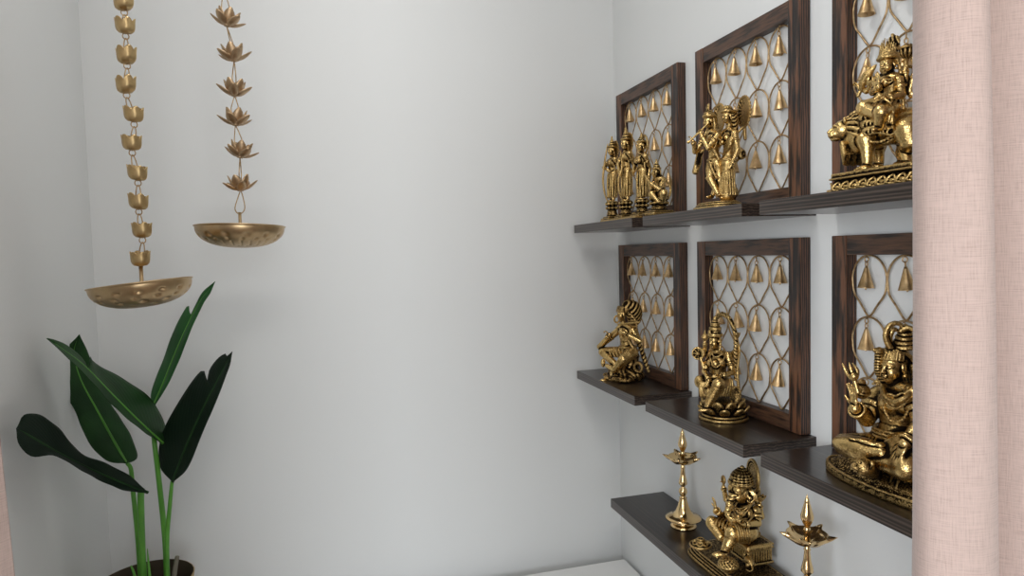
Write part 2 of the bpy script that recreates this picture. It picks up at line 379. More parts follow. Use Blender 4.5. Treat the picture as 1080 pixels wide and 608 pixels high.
# ------------------------------------------------------------------ brass oil lamps
def oil_lamp(loc, rz, label):
    t = empty('oil_lamp', loc, rz, label, 'oil lamp', 'brass standing oil lamps'); t.scale = (1.0, 1.0, 1.0); k = .000375
    s = MB()
    prof = [(0.1, 0), (66, 0), (72, 4), (72, 12), (60, 20), (52, 26), (52, 40), (70, 46), (98, 50), (98, 55), (80, 62), (58, 70), (42, 90), (30, 120), (22, 150), (19, 160)]
    s.lathe([(r * k, z * k) for r, z in prof], (0, 0, 0), 48); s.build('base', LAMPB, t)
    s = MB()
    prof = [(18, 160), (22, 166), (13, 174), (19, 184), (24, 200), (20, 216), (11, 226), (12, 232), (24, 246), (22, 262), (15, 290), (11, 330), (14, 336), (11, 342), (11, 366)]
    s.lathe([(r * k, z * k) for r, z in prof], (0, 0, 0), 32); s.build('stem', LAMPB, t)
    # dish with five pinched spouts
    def rf(a, q):
        v = max(0., math.cos(5 * a)); return 1 + .34 * (v ** 5) * q ** 2 - .06 * (1 - v) * q
    prof_o = [(6, 358), (26, 358), (56, 368), (76, 386), (84, 404)]; prof_i = [(81, 404), (72, 388), (52, 372), (24, 364), (6, 364)]
    s = MB(); n = 100; vs = []; rows = [(r, z, i / 4) for i, (r, z) in enumerate(prof_o)] + [(r, z, 1 - i / 4) for i, (r, z) in enumerate(prof_i)]
    G = []
    for r, z, q in rows:
        row = []
        for i in range(n + 1):
            a = 2 * PI * i / n; v = max(0., math.cos(5 * a)); rr = r * rf(a, q)
            row.append((rr * k * math.cos(a), rr * k * math.sin(a), (z + (6 * v ** 5 - 3 * (1 - v)) * q) * k))
        G.append(row)
    s.grid(G); s.build('oil_dish', LAMPB, t, weld=True)
    s = MB()
    prof = [(11, 360), (12, 400), (16, 412), (12, 424), (11, 432), (16, 442), (24, 460), (25, 474), (19, 496), (12, 522), (10, 526), (11, 530), (6, 545), (0.2, 562)]
    s.lathe([(r * k, z * k) for r, z in prof], (0, 0, 0), 32); s.build('finial', LAMPB, t)
    return t
oil_lamp((.700, 1.205, Z3), .2, 'polished brass standing oil lamp left of the elephant headed statue, at the far shelf end')
oil_lamp((.680, .812, Z3), .35, 'polished brass oil lamp right of the elephant headed statue, its foot below the picture')

# ------------------------------------------------------------------ hanging strings with bowls
def ring_pts(c, rx, rz, ang, n=14):
    return [(c[0] + rx * math.cos(a) * math.cos(ang), c[1] + rx * math.cos(a) * math.sin(ang), c[2] + rz * math.sin(a)) for a in np.linspace(0, 2 * PI, n, endpoint=False)]
def bowl_mesh(R, H, name, parent, dimp, wave=0):
    s = MB(); n = 288; G = []; rows = []
    m = 64
    for j in range(m + 1):
        q = j / m; ang = q * PI / 2; rows.append((R * math.sin(ang) ** .86 if q > 0 else .0002, -H * math.cos(ang) ** .92 if q < 1 else 0., q))
    for r, z, q in rows:
        row = []
        for i in range(n):
            a = 2 * PI * i / n; dsp = 0
            for (q0, cnt, amp, wq) in dimp:
                dsp += amp * math.exp(-((q - q0) / wq) ** 2) * max(0, math.cos(cnt * a + q0 * 40)) ** 2
            rr = r - dsp; row.append((rr * math.cos(a), rr * math.sin(a), z + dsp * .6 + wave * q * math.sin(3 * a + 1)))
        row.append(row[0]); G.append(row)
    s.grid(G)
    s.lathe([(R, 0), (R * 1.025, .0012), (R * 1.03, .002), (R * 1.0, .0025), (R * .985, .0005)], (0, 0, 0), n)
    o = s.build(name, BOWL, parent, solid=.0012, weld=True); return o
def petal_cup(s, c, R, H, ax=0., tilt=(0, 0), npt=6):
    """cup with a scalloped rim"""
    n = 72; rows = [(.02, 0), (.35, .0), (.66, .04), (.88, .16), (.97, .32), (1.0, .5), (1.01, .65), (1.03, .8), (1.05, .9), (1.07, 1.)]
    G = []
    for r, z in rows:
        row = []
        for i in range(n + 1):
            a = 2 * PI * i / n + ax; sc = abs(math.cos(npt * a / 2)) ** .55; q = max(0, z - .45) / .55
            top = z * (1 - q * .34 * (1 - sc)); rr = R * r * (1 + .03 * math.cos(npt * a))
            x, y, zz = rr * math.cos(a), rr * math.sin(a), top * H
            row.append((c[0] + x, c[1] + y, c[2] + zz + x * tilt[0] + y * tilt[1]))
        G.append(row)
    s.grid(G)
def anchor(px, py, Y): return at_y(px, py, Y)

# string of cups
CY1 = 1.17
b1 = anchor(148.5, 299, CY1)
t = empty('hanging_urli', tuple(b1), 0, 'hanging string of scalloped gold cups ending in the lower shallow brass bowl', 'hanging decoration')
cups = [(129, -22), (130, -6), (131.5, 19), (133, 50.5), (132.5, 81.5), (140.5, 112.5), (138.5, 142.5), (144.5, 174.5), (145.5, 205), (149.3, 235), (147.6, 265)]
# each pixel is the rim centre of a cup
prev = None
for i, (px, py) in enumerate(cups):
    if py < -30: continue
    P = anchor(px, py, CY1) - b1; H = .0235; R = .0134
    c = P - np.array([0, 0, H]); s = MB(); petal_cup(s, (0, 0, 0), R, H, .3 + i * .8, (random.uniform(-.18, .18), random.uniform(-.12, .12)))
    o = s.build('cup', CUP, t, solid=.0007, weld=True); o.location = c
    l = MB(); top = c + np.array([0, 0, .001])
    if prev is not None:
        pass
    if i < len(cups) - 1:
        Pn = anchor(cups[i + 1][0], cups[i + 1][1], CY1) - b1 - np.array([0, 0, H])
        za = c[2] - .0045; l.tube(ring_pts((c[0], c[1], za), .0045, .0048, .3), .0009, 6, closed=True)
        mid = (np.array([c[0], c[1], za - .004]) + Pn) / 2; hh = (za - .004 - Pn[2]) / 2 + .001
        l.tube([(mid[0] + (hh * math.sin(a) / hh) * 0 + (Pn[0] - c[0]) * (-.5) * math.sin(a) + .0034 * math.cos(a), mid[1] + .001 * math.cos(a), mid[2] + hh * math.sin(a)) for a in np.linspace(0, 2 * PI, 20, endpoint=False)], .0009, 6, closed=True)
        l.build('wire_link', WIRE, t)
    else:
        s2 = MB(); s2.tube([(c[0], c[1], c[2] + .002), (.0015, 0, -.034)], .0030, 12); s2.build('rod', BOWL, t)
    prev = c
# wire up to the ceiling
s = MB(); P0 = anchor(129, -24, CY1) - b1; s.tube([tuple(P0 - [0, 0, .024]), tuple(P0 + [0, 0, .02]), (P0[0] - .004, P0[1], HC - b1[2])], .0007, 6); s.build('wire', WIRE, t)
Rb = .0735
b = bowl_mesh(Rb, .036, 'bowl', t, [(.80, 14, .0032, .045), (.64, 13, .0030, .045), (.49, 10, .0026, .045), (.34, 8, .0020, .04)])
b.location = (0, 0, -.002)
b.rotation_euler = (math.radians(-1.5), math.radians(-6.0), 0)

# string of lotus flowers
CY2 = 1.27
b2 = anchor(253.5, 240, CY2)
t = empty('hanging_urli', tuple(b2), 0, 'hanging string of open metal lotus flowers ending in the upper shallow brass bowl', 'hanging decoration')
def petal(s, base_r, L_, W_, az, elev, curl, tz=0., n=8):
    """one pointed petal starting near the axis, rising at elev and curling up"""
    G = []
    for j in range(n + 1):
        q = j / n; e = elev + curl * q; 
        x = base_r + L_ * (math.cos(elev) * q - .5 * curl * math.sin(elev) * q * q); z = tz + L_ * (math.sin(elev) * q + .5 * curl * math.cos(elev) * q * q)
        w = W_ * max(.02, math.sin(PI * min(1, q * .84 + .15))) ** .45
        row = []
        for k in range(-3, 4):
            u = k / 3; y = u * w / 2; cup = (u * u) * w * .22
            xx = x - cup * math.sin(e); zz = z + cup * math.cos(e)
            row.append((xx * math.cos(az) - y * math.sin(az), xx * math.sin(az) + y * math.cos(az), zz))
        G.append(row)
    s.grid(G)
fl = [(236, -12, 0), (239, 27, .2), (247, 64, -.1), (247.5, 101, .1), (248.5, 132, 0), (253, 166, .15), (254, 201, -.1)]
pv = None
for i, (px, py, a0) in enumerate(fl):
    P = anchor(px, py, CY2) - b2
    s = MB(); az0 = i * .9 + .3
    for k in range(5): petal(s, .004, .025, .0215, az0 + k * 2 * PI / 5, .42, 1.55)
    for k in range(5): petal(s, .004, .027, .0180, az0 + .5 + k * 2 * PI / 5, .0, 1.15)
    s.lathe([(.0003, -.0012), (.005, -.001), (.006, .0005)], (0, 0, 0), 16)
    o = s.build('lotus_flower', PETAL, t, solid=.0006); o.location = P; o.rotation_euler = (random.uniform(-.1, .1), a0 + random.uniform(-.06, .06), 0)
    if i < len(fl) - 1:
        Q = anchor(fl[i + 1][0], fl[i + 1][1], CY2) - b2 + [0, 0, .019]
        A = P + [0, 0, -.001]; ang = (.4, 1.9, 1.2, .3, .3, 1.4, .5)[i]; ca, sa = math.cos(ang), math.sin(ang); w = .0065; d = Q - A
        def pp(u, q): return (A[0] + d[0] * q + u * w * ca, A[1] + d[1] * q + u * w * sa, A[2] + d[2] * q)
        l = MB(); l.tube(spline([pp(0, 0), pp(.45, .25), pp(1, .7), pp(.75, .93), pp(0, 1.02), pp(-.75, .93), pp(-1, .72), pp(-.5, .3), pp(-.15, .05)], 5), .00095, 6)
        l.tube(ring_pts((Q[0], Q[1], Q[2] - .001), .0022, .0030, ang + 1.5), .0006, 6, closed=True)
        l.tube([(Q[0], Q[1], Q[2] - .003), (Q[0], Q[1], Q[2] - .019)], .0007, 6)
        l.build('wire_link', WIRE, t)
P = anchor(254, 201, CY2) - b2; Q = np.array([0, 0, .026])
l = MB(); d = Q - P; w = .008
def pp(u, q): return (P[0] + d[0] * q + u * w, P[1] + d[1] * q, P[2] + d[2] * q)
l.tube(spline([pp(0, 0), pp(.45, .25), pp(1, .72), pp(.75, .95), pp(0, 1.05), pp(-.75, .95), pp(-1, .74), pp(-.5, .3), pp(-.15, .05)], 5), .00095, 6); l.build('wire_link', WIRE, t)
s = MB(); s.tube([(0, 0, .027), (0, 0, -.030)], .0028, 12); s.build('rod', BOWL, t)
s = MB(); P0 = anchor(236, -12, CY2) - b2; s.tube([tuple(P0), (P0[0], P0[1], HC - b2[2])], .0007, 6); s.build('wire', WIRE, t)
b = bowl_mesh(.0745, .036, 'bowl', t, [(.74, 13, .0026, .07), (.60, 17, .0022, .05), (.48, 22, .0016, .03), (.40, 20, .0015, .03), (.32, 18, .0014, .03), (.24, 14, .0012, .03)])
b.rotation_euler = (math.radians(-1), math.radians(1.5), 0)

# ------------------------------------------------------------------ potted plant
PX, PY = -.369, 1.425
pz = cz
rimz = EYE - .629
t = empty('potted_plant', (PX, PY, pz), 0, 'tall leafy green plant in a round bronze pot by the left wall', 'plant')
base = np.array([PX, PY, pz])
Hp = rimz - pz; Rp = .088
s = MB()
prof = [(.001, 0), (Rp * .70, 0), (Rp * .73, .006), (Rp * .83, Hp * .4), (Rp * .93, Hp * .75), (Rp * .985, Hp - .006), (Rp * 1.0, Hp), (Rp * .975, Hp + .001), (Rp * .95, Hp - .006), (Rp * .92, Hp * .72), (Rp * .001, Hp * .70)]
s.lathe(prof[:8], (0, 0, 0), 64, rfun=lambda a, q: 1 + .006 * math.cos(40 * a) * math.sin(PI * q)); pot = s.build('pot', POTM, t)
s = MB(); s.lathe([(Rp * .974, Hp + .0008), (Rp * .95, Hp - .006), (Rp * .92, Hp * .62), (Rp * .90, Hp * .5)], (0, 0, 0), 64); s.build('pot_lining', POTIN, pot)
s = MB(); s.lathe([(Rp * .91, Hp * .66), (Rp * .6, Hp * .68), (Rp * .3, Hp * .66), (.0005, Hp * .68)], (0, 0, 0), 40, zfun=lambda a, q: .002 * math.sin(5 * a + 9 * q)); tag(s.build('soil', SOIL, t), kind='stuff')

def leaf(M_, Lp, Rp_, mtl, name='leaf', fold=0.0, n=9, thick=.0006):
    """three pixel polylines (px, py, Y): midrib, one edge, other edge"""
    def W(pl): return spline([at_y(*p) - base for p in pl], 10)
    def rs(A, m):
        d = np.r_[0, np.cumsum(np.linalg.norm(np.diff(A, axis=0), axis=1))]; u = np.linspace(0, d[-1], m); return np.stack([np.interp(u, d, A[:, i]) for i in range(3)], 1)
    m = 44; a, b_, c = rs(W(M_), m), rs(W(Lp), m), rs(W(Rp_), m)
    s = MB(); G = []
    for i in range(m):
        row = []
        for k in range(-n, n + 1):
            u = abs(k) / n; e = b_[i] if k < 0 else c[i]; p = a[i] * (1 - u) + e * u
            wv = .0012 * math.sin(i * .9 + k * .5) * u
            p = p + np.array([0, -1, 0]) * (fold * 4 * u * (1 - u)) + np.array([0, 1, 0]) * wv
            row.append(p)
        G.append(row)
    s.grid(G); o = s.build(name, mtl, t, solid=thick)
    uv = o.data.uv_layers.new(name='UVMap'); nn = 2 * n + 1
    for lp in o.data.loops:
        i, k = divmod(lp.vertex_index, nn); uv.data[lp.index].uv = (k / (nn - 1), i / (m - 1) * .5)
    # raised midrib
    r = MB(); r.tube([tuple(p) for p in a], [.0028 * (1 - .8 * i / m) for i in range(m)], 6); 
    return o, r
# each leaf: base to tip
def mk_leaf(M_, Lp, Rp_, mtl, fold=0., ribm=None):
    o, r = leaf(M_, Lp, Rp_, mtl, 'leaf', fold); r.build('midrib', ribm or STEM, o)
YL = 1.40
# upper left leaf, midrib on its lower side
mk_leaf([(172, 468, 1.38), (150, 448, 1.36), (120, 418, 1.34), (90, 387, 1.33), (68, 370, 1.32), (50, 357, 1.31)],
        [(172, 468, 1.38), (175, 452, 1.42), (160, 422, 1.43), (132, 401, 1.42), (108, 388, 1.40), (97, 380, 1.39), (95, 377, 1.385), (93, 392, 1.36), (89, 381, 1.37), (72, 365, 1.35), (58, 359, 1.32), (50, 357, 1.31)],
        [(172, 468, 1.38), (152, 456, 1.34), (122, 431, 1.31), (94, 400, 1.30), (76, 382, 1.30), (62, 369, 1.30), (50, 357, 1.31)], LEAF, .004)
# second leaf behind it
mk_leaf([(134, 489, 1.44), (120, 465, 1.45), (102, 432, 1.465), (85, 400, 1.475), (78, 372, 1.48), (84, 353, 1.48)],
        [(134, 489, 1.44), (112, 486, 1.44), (93, 466, 1.45), (80, 436, 1.46), (70, 416, 1.465), (64, 394, 1.47), (67, 372, 1.475), (84, 353, 1.48)],
        [(134, 489, 1.44), (145, 482, 1.46), (136, 456, 1.48), (118, 428, 1.49), (104, 400, 1.495), (94, 375, 1.49), (84, 353, 1.48)], LEAF_L if False else LEAF, .004)
# low leaf pointing to the left wall
mk_leaf([(156, 520, 1.36), (125, 508, 1.33), (95, 495, 1.30), (62, 478, 1.25), (35, 462, 1.20), (18, 452, 1.17)],
        [(156, 520, 1.36), (138, 503, 1.34), (112, 489, 1.33), (85, 478, 1.30), (62, 452, 1.26), (42, 438, 1.22), (25, 438, 1.18), (18, 452, 1.17)],
        [(156, 520, 1.36), (132, 518, 1.33), (105, 507, 1.29), (80, 493, 1.25), (58, 481, 1.22), (35, 482, 1.19), (20, 470, 1.17), (18, 452, 1.17)], LEAF_D, .003, LEAF)
# tall narrow leaf
mk_leaf([(160, 433, 1.44), (171, 408, 1.44), (184, 375, 1.44), (197, 345, 1.44), (211, 318, 1.44), (227, 297, 1.44)],
        [(160, 433, 1.44), (160, 412, 1.46), (172, 380, 1.47), (182, 352, 1.47), (193, 330, 1.46), (199, 322, 1.46), (200, 334, 1.45), (205, 324, 1.45), (214, 308, 1.445), (227, 297, 1.44)],
        [(160, 433, 1.44), (176, 408, 1.42), (190, 378, 1.42), (202, 347, 1.42), (215, 320, 1.43), (222, 309, 1.435), (227, 297, 1.44)], LEAF_L, .003)
# dark leaf on the right
mk_leaf([(182, 509, 1.37), (193, 480, 1.36), (206, 450, 1.355), (220, 420, 1.35), (234, 393, 1.35), (245, 371, 1.35)],
        [(182, 509, 1.37), (168, 490, 1.39), (171, 458, 1.40), (188, 425, 1.40), (206, 398, 1.39), (215, 391, 1.385), (218, 403, 1.375), (221, 390, 1.38), (230, 378, 1.37), (238, 373, 1.36), (239, 376, 1.36), (245, 371, 1.35)],
        [(182, 509, 1.37), (198, 494, 1.34), (214, 456, 1.33), (228, 424, 1.33), (238, 398, 1.335), (243, 384, 1.34), (245, 371, 1.35)], LEAF_D, .003, LEAF)
def stem(pl, r0, r1, name='stem', m=None):
    P = spline([at_y(*p) - base for p in pl], 6); s = MB(); s.tube([tuple(p) for p in P], list(np.linspace(r0, r1, len(P))), 10); s.build(name, m or STEM, t)
zs = EYE - .632
def foot(px, Y): return (px, 645, Y)
stem([(150, 640, 1.43), (146, 575, 1.43), (140, 515, 1.435), (138, 495, 1.44), (134, 489, 1.44)], .0052, .0036)
stem([(153, 640, 1.40), (150, 580, 1.39), (148.5, 530, 1.37), (149, 517, 1.36)], .0062, .0060)
stem([(177, 640, 1.41), (174.5, 575, 1.40), (168, 510, 1.385), (163, 468, 1.38), (160, 433, 1.44)], .0058, .0040)
stem([(178, 640, 1.39), (176, 575, 1.38), (179, 535, 1.375), (181.5, 508, 1.37)], .0050, .0032)
stem([(160, 640, 1.37), (157, 600, 1.365), (155.5, 579, 1.36)], .0042, .0006, 'shoot')
stem([(147, 640, 1.36), (142, 608, 1.35), (138, 597, 1.35)], .0040, .0012, 'shoot')
stem([(180, 640, 1.37), (184, 605, 1.38), (187, 587, 1.385)], .0052, .0040, 'dry_stub', DRYSTEM)

# ------------------------------------------------------------------ curtains and rod
def curtain(path, z0, z1, label, xflare=0., nrow=60, side=0):
    """path: plan polyline (x, y); hangs from z1 to z0"""
    t_ = empty('curtain', (path[0][0], path[0][1], z0), 0, label, 'curtain', 'pink curtains at the alcove mouth')
    P = spline(path, 14); G = []; n = len(P); d = np.r_[0, np.cumsum(np.linalg.norm(np.diff(P, axis=0), axis=1))]
    for j in range(nrow + 1):
        q = j / nrow; z = z0 + (z1 - z0) * q; row = []
        for i, p in enumerate(P):
            fx = xflare(z, i / (n - 1)) if xflare else 0
            wob = .0016 * math.sin(z * 7 + i * .08)
            row.append((p[0] + fx - path[0][0], p[1] + wob - path[0][1], z - z0))
        G.append(row)
    s = MB(); s.grid(G); o = s.build('cloth_panel', CLOTH, t_, solid=.0015)
    uv = o.data.uv_layers.new(name='UVMap')
    for lp in o.data.loops:
        j, i = divmod(lp.vertex_index, n); uv.data[lp.index].uv = (d[i], (z1 - z0) * j / nrow)
    return t_
YC = .44
def cx(px, Y=YC, py=300): return at_y(px, py, Y)[0]
zt_ = 2.36
def fr(z, q):
    # the front fold widens a little towards the floor
    return max(0, min(1, (q - .10) / .20)) * min(.065, max(-.018, .043 * (1.76 - z)))
rp = [(.512, .460), (.474, .436), (.4385, .4055), (.4265, .386), (.433, .370), (.446, .363), (.458, .367), (.4665, .379), (.474, .402), (.484, .424), (.502, .434), (.520, .426), (.538, .408), (.556, .392), (.574, .388), (.592, .402), (.606, .432), (.630, .462), (.66, .466), (.69, .452), (.715, .460), (.735, .482), (.750, .492)]
curtain(rp, .02, zt_, 'pink linen curtain hanging in deep folds at the right edge of the picture', fr)
YCL = .46
xq = cx(18, YCL, 520)
def fl_(z, q):
    k = (1.18 - z); return q * 0 + (.0 if q > 2 else (.030 * k if z < 1.6 else -.0126 - .03 * (z - 1.6)) * (q > .0) * q)
lp_ = [(XL + .012, .47), (XL + .03, .44), (XL + .06, .43), (XL + .09, .47), (XL + .12, .50), (XL + .15, .47), (XL + .18, .435), (XL + .21, .45), (XL + .235, .49), (xq - .06, .49), (xq - .035, .455), (xq - .012, .445), (xq, .46)]
curtain(lp_, .02, zt_, 'pink linen curtain, only its edge showing at the left edge of the picture', fl_)
t = empty('curtain_rod', ((XL + XR) / 2, .465, zt_ + .02), 0, 'metal rod across the alcove mouth carrying both pink curtains', 'curtain rod')
s = MB(); hw = (XR - XL) / 2 - .002; s.tube([(-hw, 0, 0), (hw, 0, 0)], .009, 16); s.build('rod', STEEL, t)
# ------------------------------------------------------------------ clay: signed-distance sculpting for the cast brass figures
def _rot(R, X, Y, Z_):
    return (R[0][0] * X + R[1][0] * Y + R[2][0] * Z_, R[0][1] * X + R[1][1] * Y + R[2][1] * Z_, R[0][2] * X + R[1][2] * Y + R[2][2] * Z_)
def frame(fwd, up=(0, 0, 1)):
    f = np.array(fwd, float); f /= np.linalg.norm(f); u = np.array(up, float); s_ = np.cross(u, f); s_ /= np.linalg.norm(s_); u = np.cross(f, s_)
    return np.stack([f, s_, u], 1)          # columns: forward, left, up
ID = np.eye(3)
def A_(*p): return np.array(p, float)
class Clay:
    """all lengths in centimetres, body frame: x front, y the figure's left, z up"""
    def __init__(s): s.g = []
    def grp(s, atoms, k=.12, op='+', pat=None): s.g.append((atoms, k, op, pat)); return s
    def ell(s, c, r, R=None, k=.12, op='+', pat=None):
        c = A_(*c); r = A_(*(r if hasattr(r, '__len__') else (r,) * 3)); R = ID if R is None else R
        ext = np.sqrt(((R * r) ** 2).sum(1))
        def fn(X, Y, Z_):
            x, y, z = _rot(R, X - c[0], Y - c[1], Z_ - c[2])
            k0 = np.sqrt((x / r[0]) ** 2 + (y / r[1]) ** 2 + (z / r[2]) ** 2); k1 = np.sqrt((x / r[0] ** 2) ** 2 + (y / r[1] ** 2) ** 2 + (z / r[2] ** 2) ** 2) + 1e-6
            return k0 * (k0 - 1) / k1
        return s.grp([(c - ext, c + ext, fn)], k, op, pat)
    @staticmethod
    def cap(a, b, ra, rb):
        a = A_(*a); b = A_(*b); ba = b - a; L2 = max(float(ba @ ba), 1e-9); rm = max(ra, rb)
        def fn(X, Y, Z_):
            px, py, pz = X - a[0], Y - a[1], Z_ - a[2]; t = np.clip((px * ba[0] + py * ba[1] + pz * ba[2]) / L2, 0, 1)
            return np.sqrt((px - ba[0] * t) ** 2 + (py - ba[1] * t) ** 2 + (pz - ba[2] * t) ** 2) - (ra + (rb - ra) * t)
        return (np.minimum(a, b) - rm, np.maximum(a, b) + rm, fn)
    def rc(s, a, b, ra, rb=None, k=.15, op='+', pat=None): return s.grp([s.cap(a, b, ra, ra if rb is None else rb)], k, op, pat)
    def limb(s, pts, rad, k=.2, pat=None):
        return s.grp([s.cap(pts[i], pts[i + 1], rad[i], rad[i + 1]) for i in range(len(pts) - 1)], k, '+', pat)
    def tube(s, pts, rad, n=5, closed=False, k=.06, op='+', raw=False, pat=None):
        P = np.array(pts, float) if raw else spline(pts, n, closed); m = len(P)
        if hasattr(rad, '__len__'): rr = np.interp(np.linspace(0, 1, m), np.linspace(0, 1, len(rad)), rad)
        else: rr = np.full(m, rad)
        it = range(m) if closed else range(m - 1)
        return s.grp([s.cap(P[i], P[(i + 1) % m], rr[i], rr[(i + 1) % m]) for i in it], k, op, pat)
    def ring(s, c, R_, r, nrm=(0, 0, 1), sy=1., a0=0, a1=2 * PI, n=22, k=.05, up=None, op='+'):
        u = up if up is not None else ((1, 0, 0) if abs(nrm[2]) > .8 * np.linalg.norm(nrm) else (0, 0, 1)); F = frame(nrm, u); full = abs(a1 - a0) > 6.28
        P = [A_(*c) + F[:, 1] * R_ * math.cos(a) + F[:, 2] * R_ * sy * math.sin(a) for a in np.linspace(a0, a1, n, endpoint=not full)]
        return s.tube(P, r, closed=full, k=k, raw=True, op=op)
    def beads(s, pts, r, gap=1.7, k=.03, closed=False, n=8):
        P = spline(pts, n, closed); P = np.vstack([P, P[:1]]) if closed else P
        d = np.r_[0, np.cumsum(np.linalg.norm(np.diff(P, axis=0), axis=1))]; m = max(2, int(d[-1] / (r * gap))); u = np.linspace(0, d[-1], m, endpoint=not closed)
        Q = np.stack([np.interp(u, d, P[:, i]) for i in range(3)], 1)
        return s.grp([s.cap(q, q + 1e-3, r, r) for q in Q], k)
    def box(s, c, h, R=None, rd=.1, k=.08, op='+', pat=None):
        c = A_(*c); h = A_(*h); R = ID if R is None else R; ext = np.abs(R) @ h
        def fn(X, Y, Z_):
            x, y, z = _rot(R, X - c[0], Y - c[1], Z_ - c[2]); qx, qy, qz = np.abs(x) - h[0] + rd, np.abs(y) - h[1] + rd, np.abs(z) - h[2] + rd
            return np.sqrt(np.maximum(qx, 0) ** 2 + np.maximum(qy, 0) ** 2 + np.maximum(qz, 0) ** 2) + np.minimum(np.maximum(qx, np.maximum(qy, qz)), 0) - rd
        return s.grp([(c - ext, c + ext, fn)], k, op, pat)
    def disc(s, c, rx, ry, h, R=None, rd=.1, k=.08, op='+', pat=None, p=2.):
        """flat disc (superellipse outline), h half thickness along its third axis"""
        c = A_(*c); R = ID if R is None else R; ext = np.abs(R) @ A_(rx, ry, h)
        def fn(X, Y, Z_):
            x, y, z = _rot(R, X - c[0], Y - c[1], Z_ - c[2]); q = (np.abs(x / rx) ** p + np.abs(y / ry) ** p) ** (1 / p) + 1e-6
            rr = np.sqrt(x * x + y * y); d2 = (rr - rr / q) + rd; dz = np.abs(z) - h + rd
            return np.sqrt(np.maximum(d2, 0) ** 2 + np.maximum(dz, 0) ** 2) + np.minimum(np.maximum(d2, dz), 0) - rd
        return s.grp([(c - ext, c + ext, fn)], k, op, pat)
    def build(s, name, parent, mtl, vox=.09, dirt=1., bias=0., rough=0.):
        lo = np.min([a[0] for g in s.g if g[2] == '+' for a in g[0]], axis=0) - 3 * vox; hi = np.max([a[1] for g in s.g if g[2] == '+' for a in g[0]], axis=0) + 3 * vox
        nn = np.ceil((hi - lo) / vox).astype(int) + 1; F = np.full(nn, 9., np.float32)
        ax = [(lo[i] + vox * np.arange(nn[i])).astype(np.float32) for i in range(3)]
        for atoms, k, op, pat in s.g:
            pad = k + 2.5 * vox; glo = np.min([a[0] for a in atoms], axis=0) - pad; ghi = np.max([a[1] for a in atoms], axis=0) + pad
            i0 = np.clip(np.floor((glo - lo) / vox).astype(int), 0, nn - 1); i1 = np.clip(np.ceil((ghi - lo) / vox).astype(int) + 1, 1, nn)
            if (i1 <= i0).any(): continue
            if len(atoms) == 1: D = atoms[0][2](ax[0][i0[0]:i1[0], None, None], ax[1][None, i0[1]:i1[1], None], ax[2][None, None, i0[2]:i1[2]])
            else:
                D = np.full(i1 - i0, 9., np.float32)
                for a in atoms:
                    j0 = np.maximum(np.floor((a[0] - pad - lo) / vox).astype(int), i0); j1 = np.minimum(np.ceil((a[1] + pad - lo) / vox).astype(int) + 1, i1)
                    if (j1 <= j0).any(): continue
                    sl = tuple(slice(j0[i] - i0[i], j1[i] - i0[i]) for i in range(3))
                    d = a[2](ax[0][j0[0]:j1[0], None, None], ax[1][None, j0[1]:j1[1], None], ax[2][None, None, j0[2]:j1[2]]); D[sl] = np.minimum(D[sl], d)
            if pat is not None: D = D + pat(ax[0][i0[0]:i1[0], None, None], ax[1][None, i0[1]:i1[1], None], ax[2][None, None, i0[2]:i1[2]])
            sl = tuple(slice(i0[i], i1[i]) for i in range(3)); E_ = F[sl]
            if op == '+':
                h = np.clip(.5 + .5 * (E_ - D) / k, 0, 1); F[sl] = E_ * (1 - h) + D * h - k * h * (1 - h)
            else:
                D = -D; h = np.clip(.5 - .5 * (E_ - D) / k, 0, 1); F[sl] = E_ * (1 - h) + D * h + k * h * (1 - h)
        if rough:
            X, Y, Z_ = ax[0][:, None, None], ax[1][None, :, None], ax[2][None, None, :]
            F = F + rough * (np.sin(X * 11 + 2 * np.sin(Z_ * 7)) * np.sin(Y * 12 + 2 * np.sin(X * 6)) * np.sin(Z_ * 10 + 1.5 * np.sin(Y * 8))).astype(np.float32)
        V = F
        # surface nets
        S_ = V < 0; c0 = S_[:-1, :-1, :-1]; tot = np.zeros(c0.shape, np.int8)
        for i in (0, 1):
            for j in (0, 1):
                for l in (0, 1): tot += S_[i:nn[0] - 1 + i, j:nn[1] - 1 + j, l:nn[2] - 1 + l]
        cells = np.argwhere((tot > 0) & (tot < 8)); idx = np.full(c0.shape, -1, np.int32); idx[tuple(cells.T)] = np.arange(len(cells))
        acc = np.zeros((len(cells), 3)); cnt = np.zeros(len(cells)); cor = [(i, j, l) for i in (0, 1) for j in (0, 1) for l in (0, 1)]
        cv = {c: V[cells[:, 0] + c[0], cells[:, 1] + c[1], cells[:, 2] + c[2]].astype(float) for c in cor}
        for c in cor:
            for axn in range(3):
                if c[axn]: continue
                e = list(c); e[axn] = 1; a, b = cv[c], cv[tuple(e)]; mk = (a < 0) != (b < 0); t = np.where(mk, a / np.where(mk, a - b, 1), 0)
                p = np.tile(np.array(c, float), (len(cells), 1)); p[:, axn] = t; acc[mk] += p[mk]; cnt[mk] += 1
        pos = cells + acc / cnt[:, None]
        quads = []
        for axn in range(3):
            b_, c_ = [(1, 2), (2, 0), (0, 1)][axn]
            sa = [slice(None)] * 3; sb = [slice(None)] * 3; sa[axn] = slice(0, -1); sb[axn] = slice(1, None)
            a, b = S_[tuple(sa)], S_[tuple(sb)]; ed = np.argwhere(a != b); ed = ed[(ed[:, b_] > 0) & (ed[:, c_] > 0) & (ed[:, b_] < nn[b_] - 1) & (ed[:, c_] < nn[c_] - 1)]
            ins = a[tuple(ed.T)]
            def at(db, dc):
                q = ed.copy(); q[:, b_] -= db; q[:, c_] -= dc; return idx[tuple(q.T)]
            Q = np.stack([at(1, 1), at(0, 1), at(0, 0), at(1, 0)], 1); Q[~ins] = Q[~ins][:, ::-1]; quads.append(Q)
        Q = np.vstack(quads); Q = Q[(Q >= 0).all(1)]
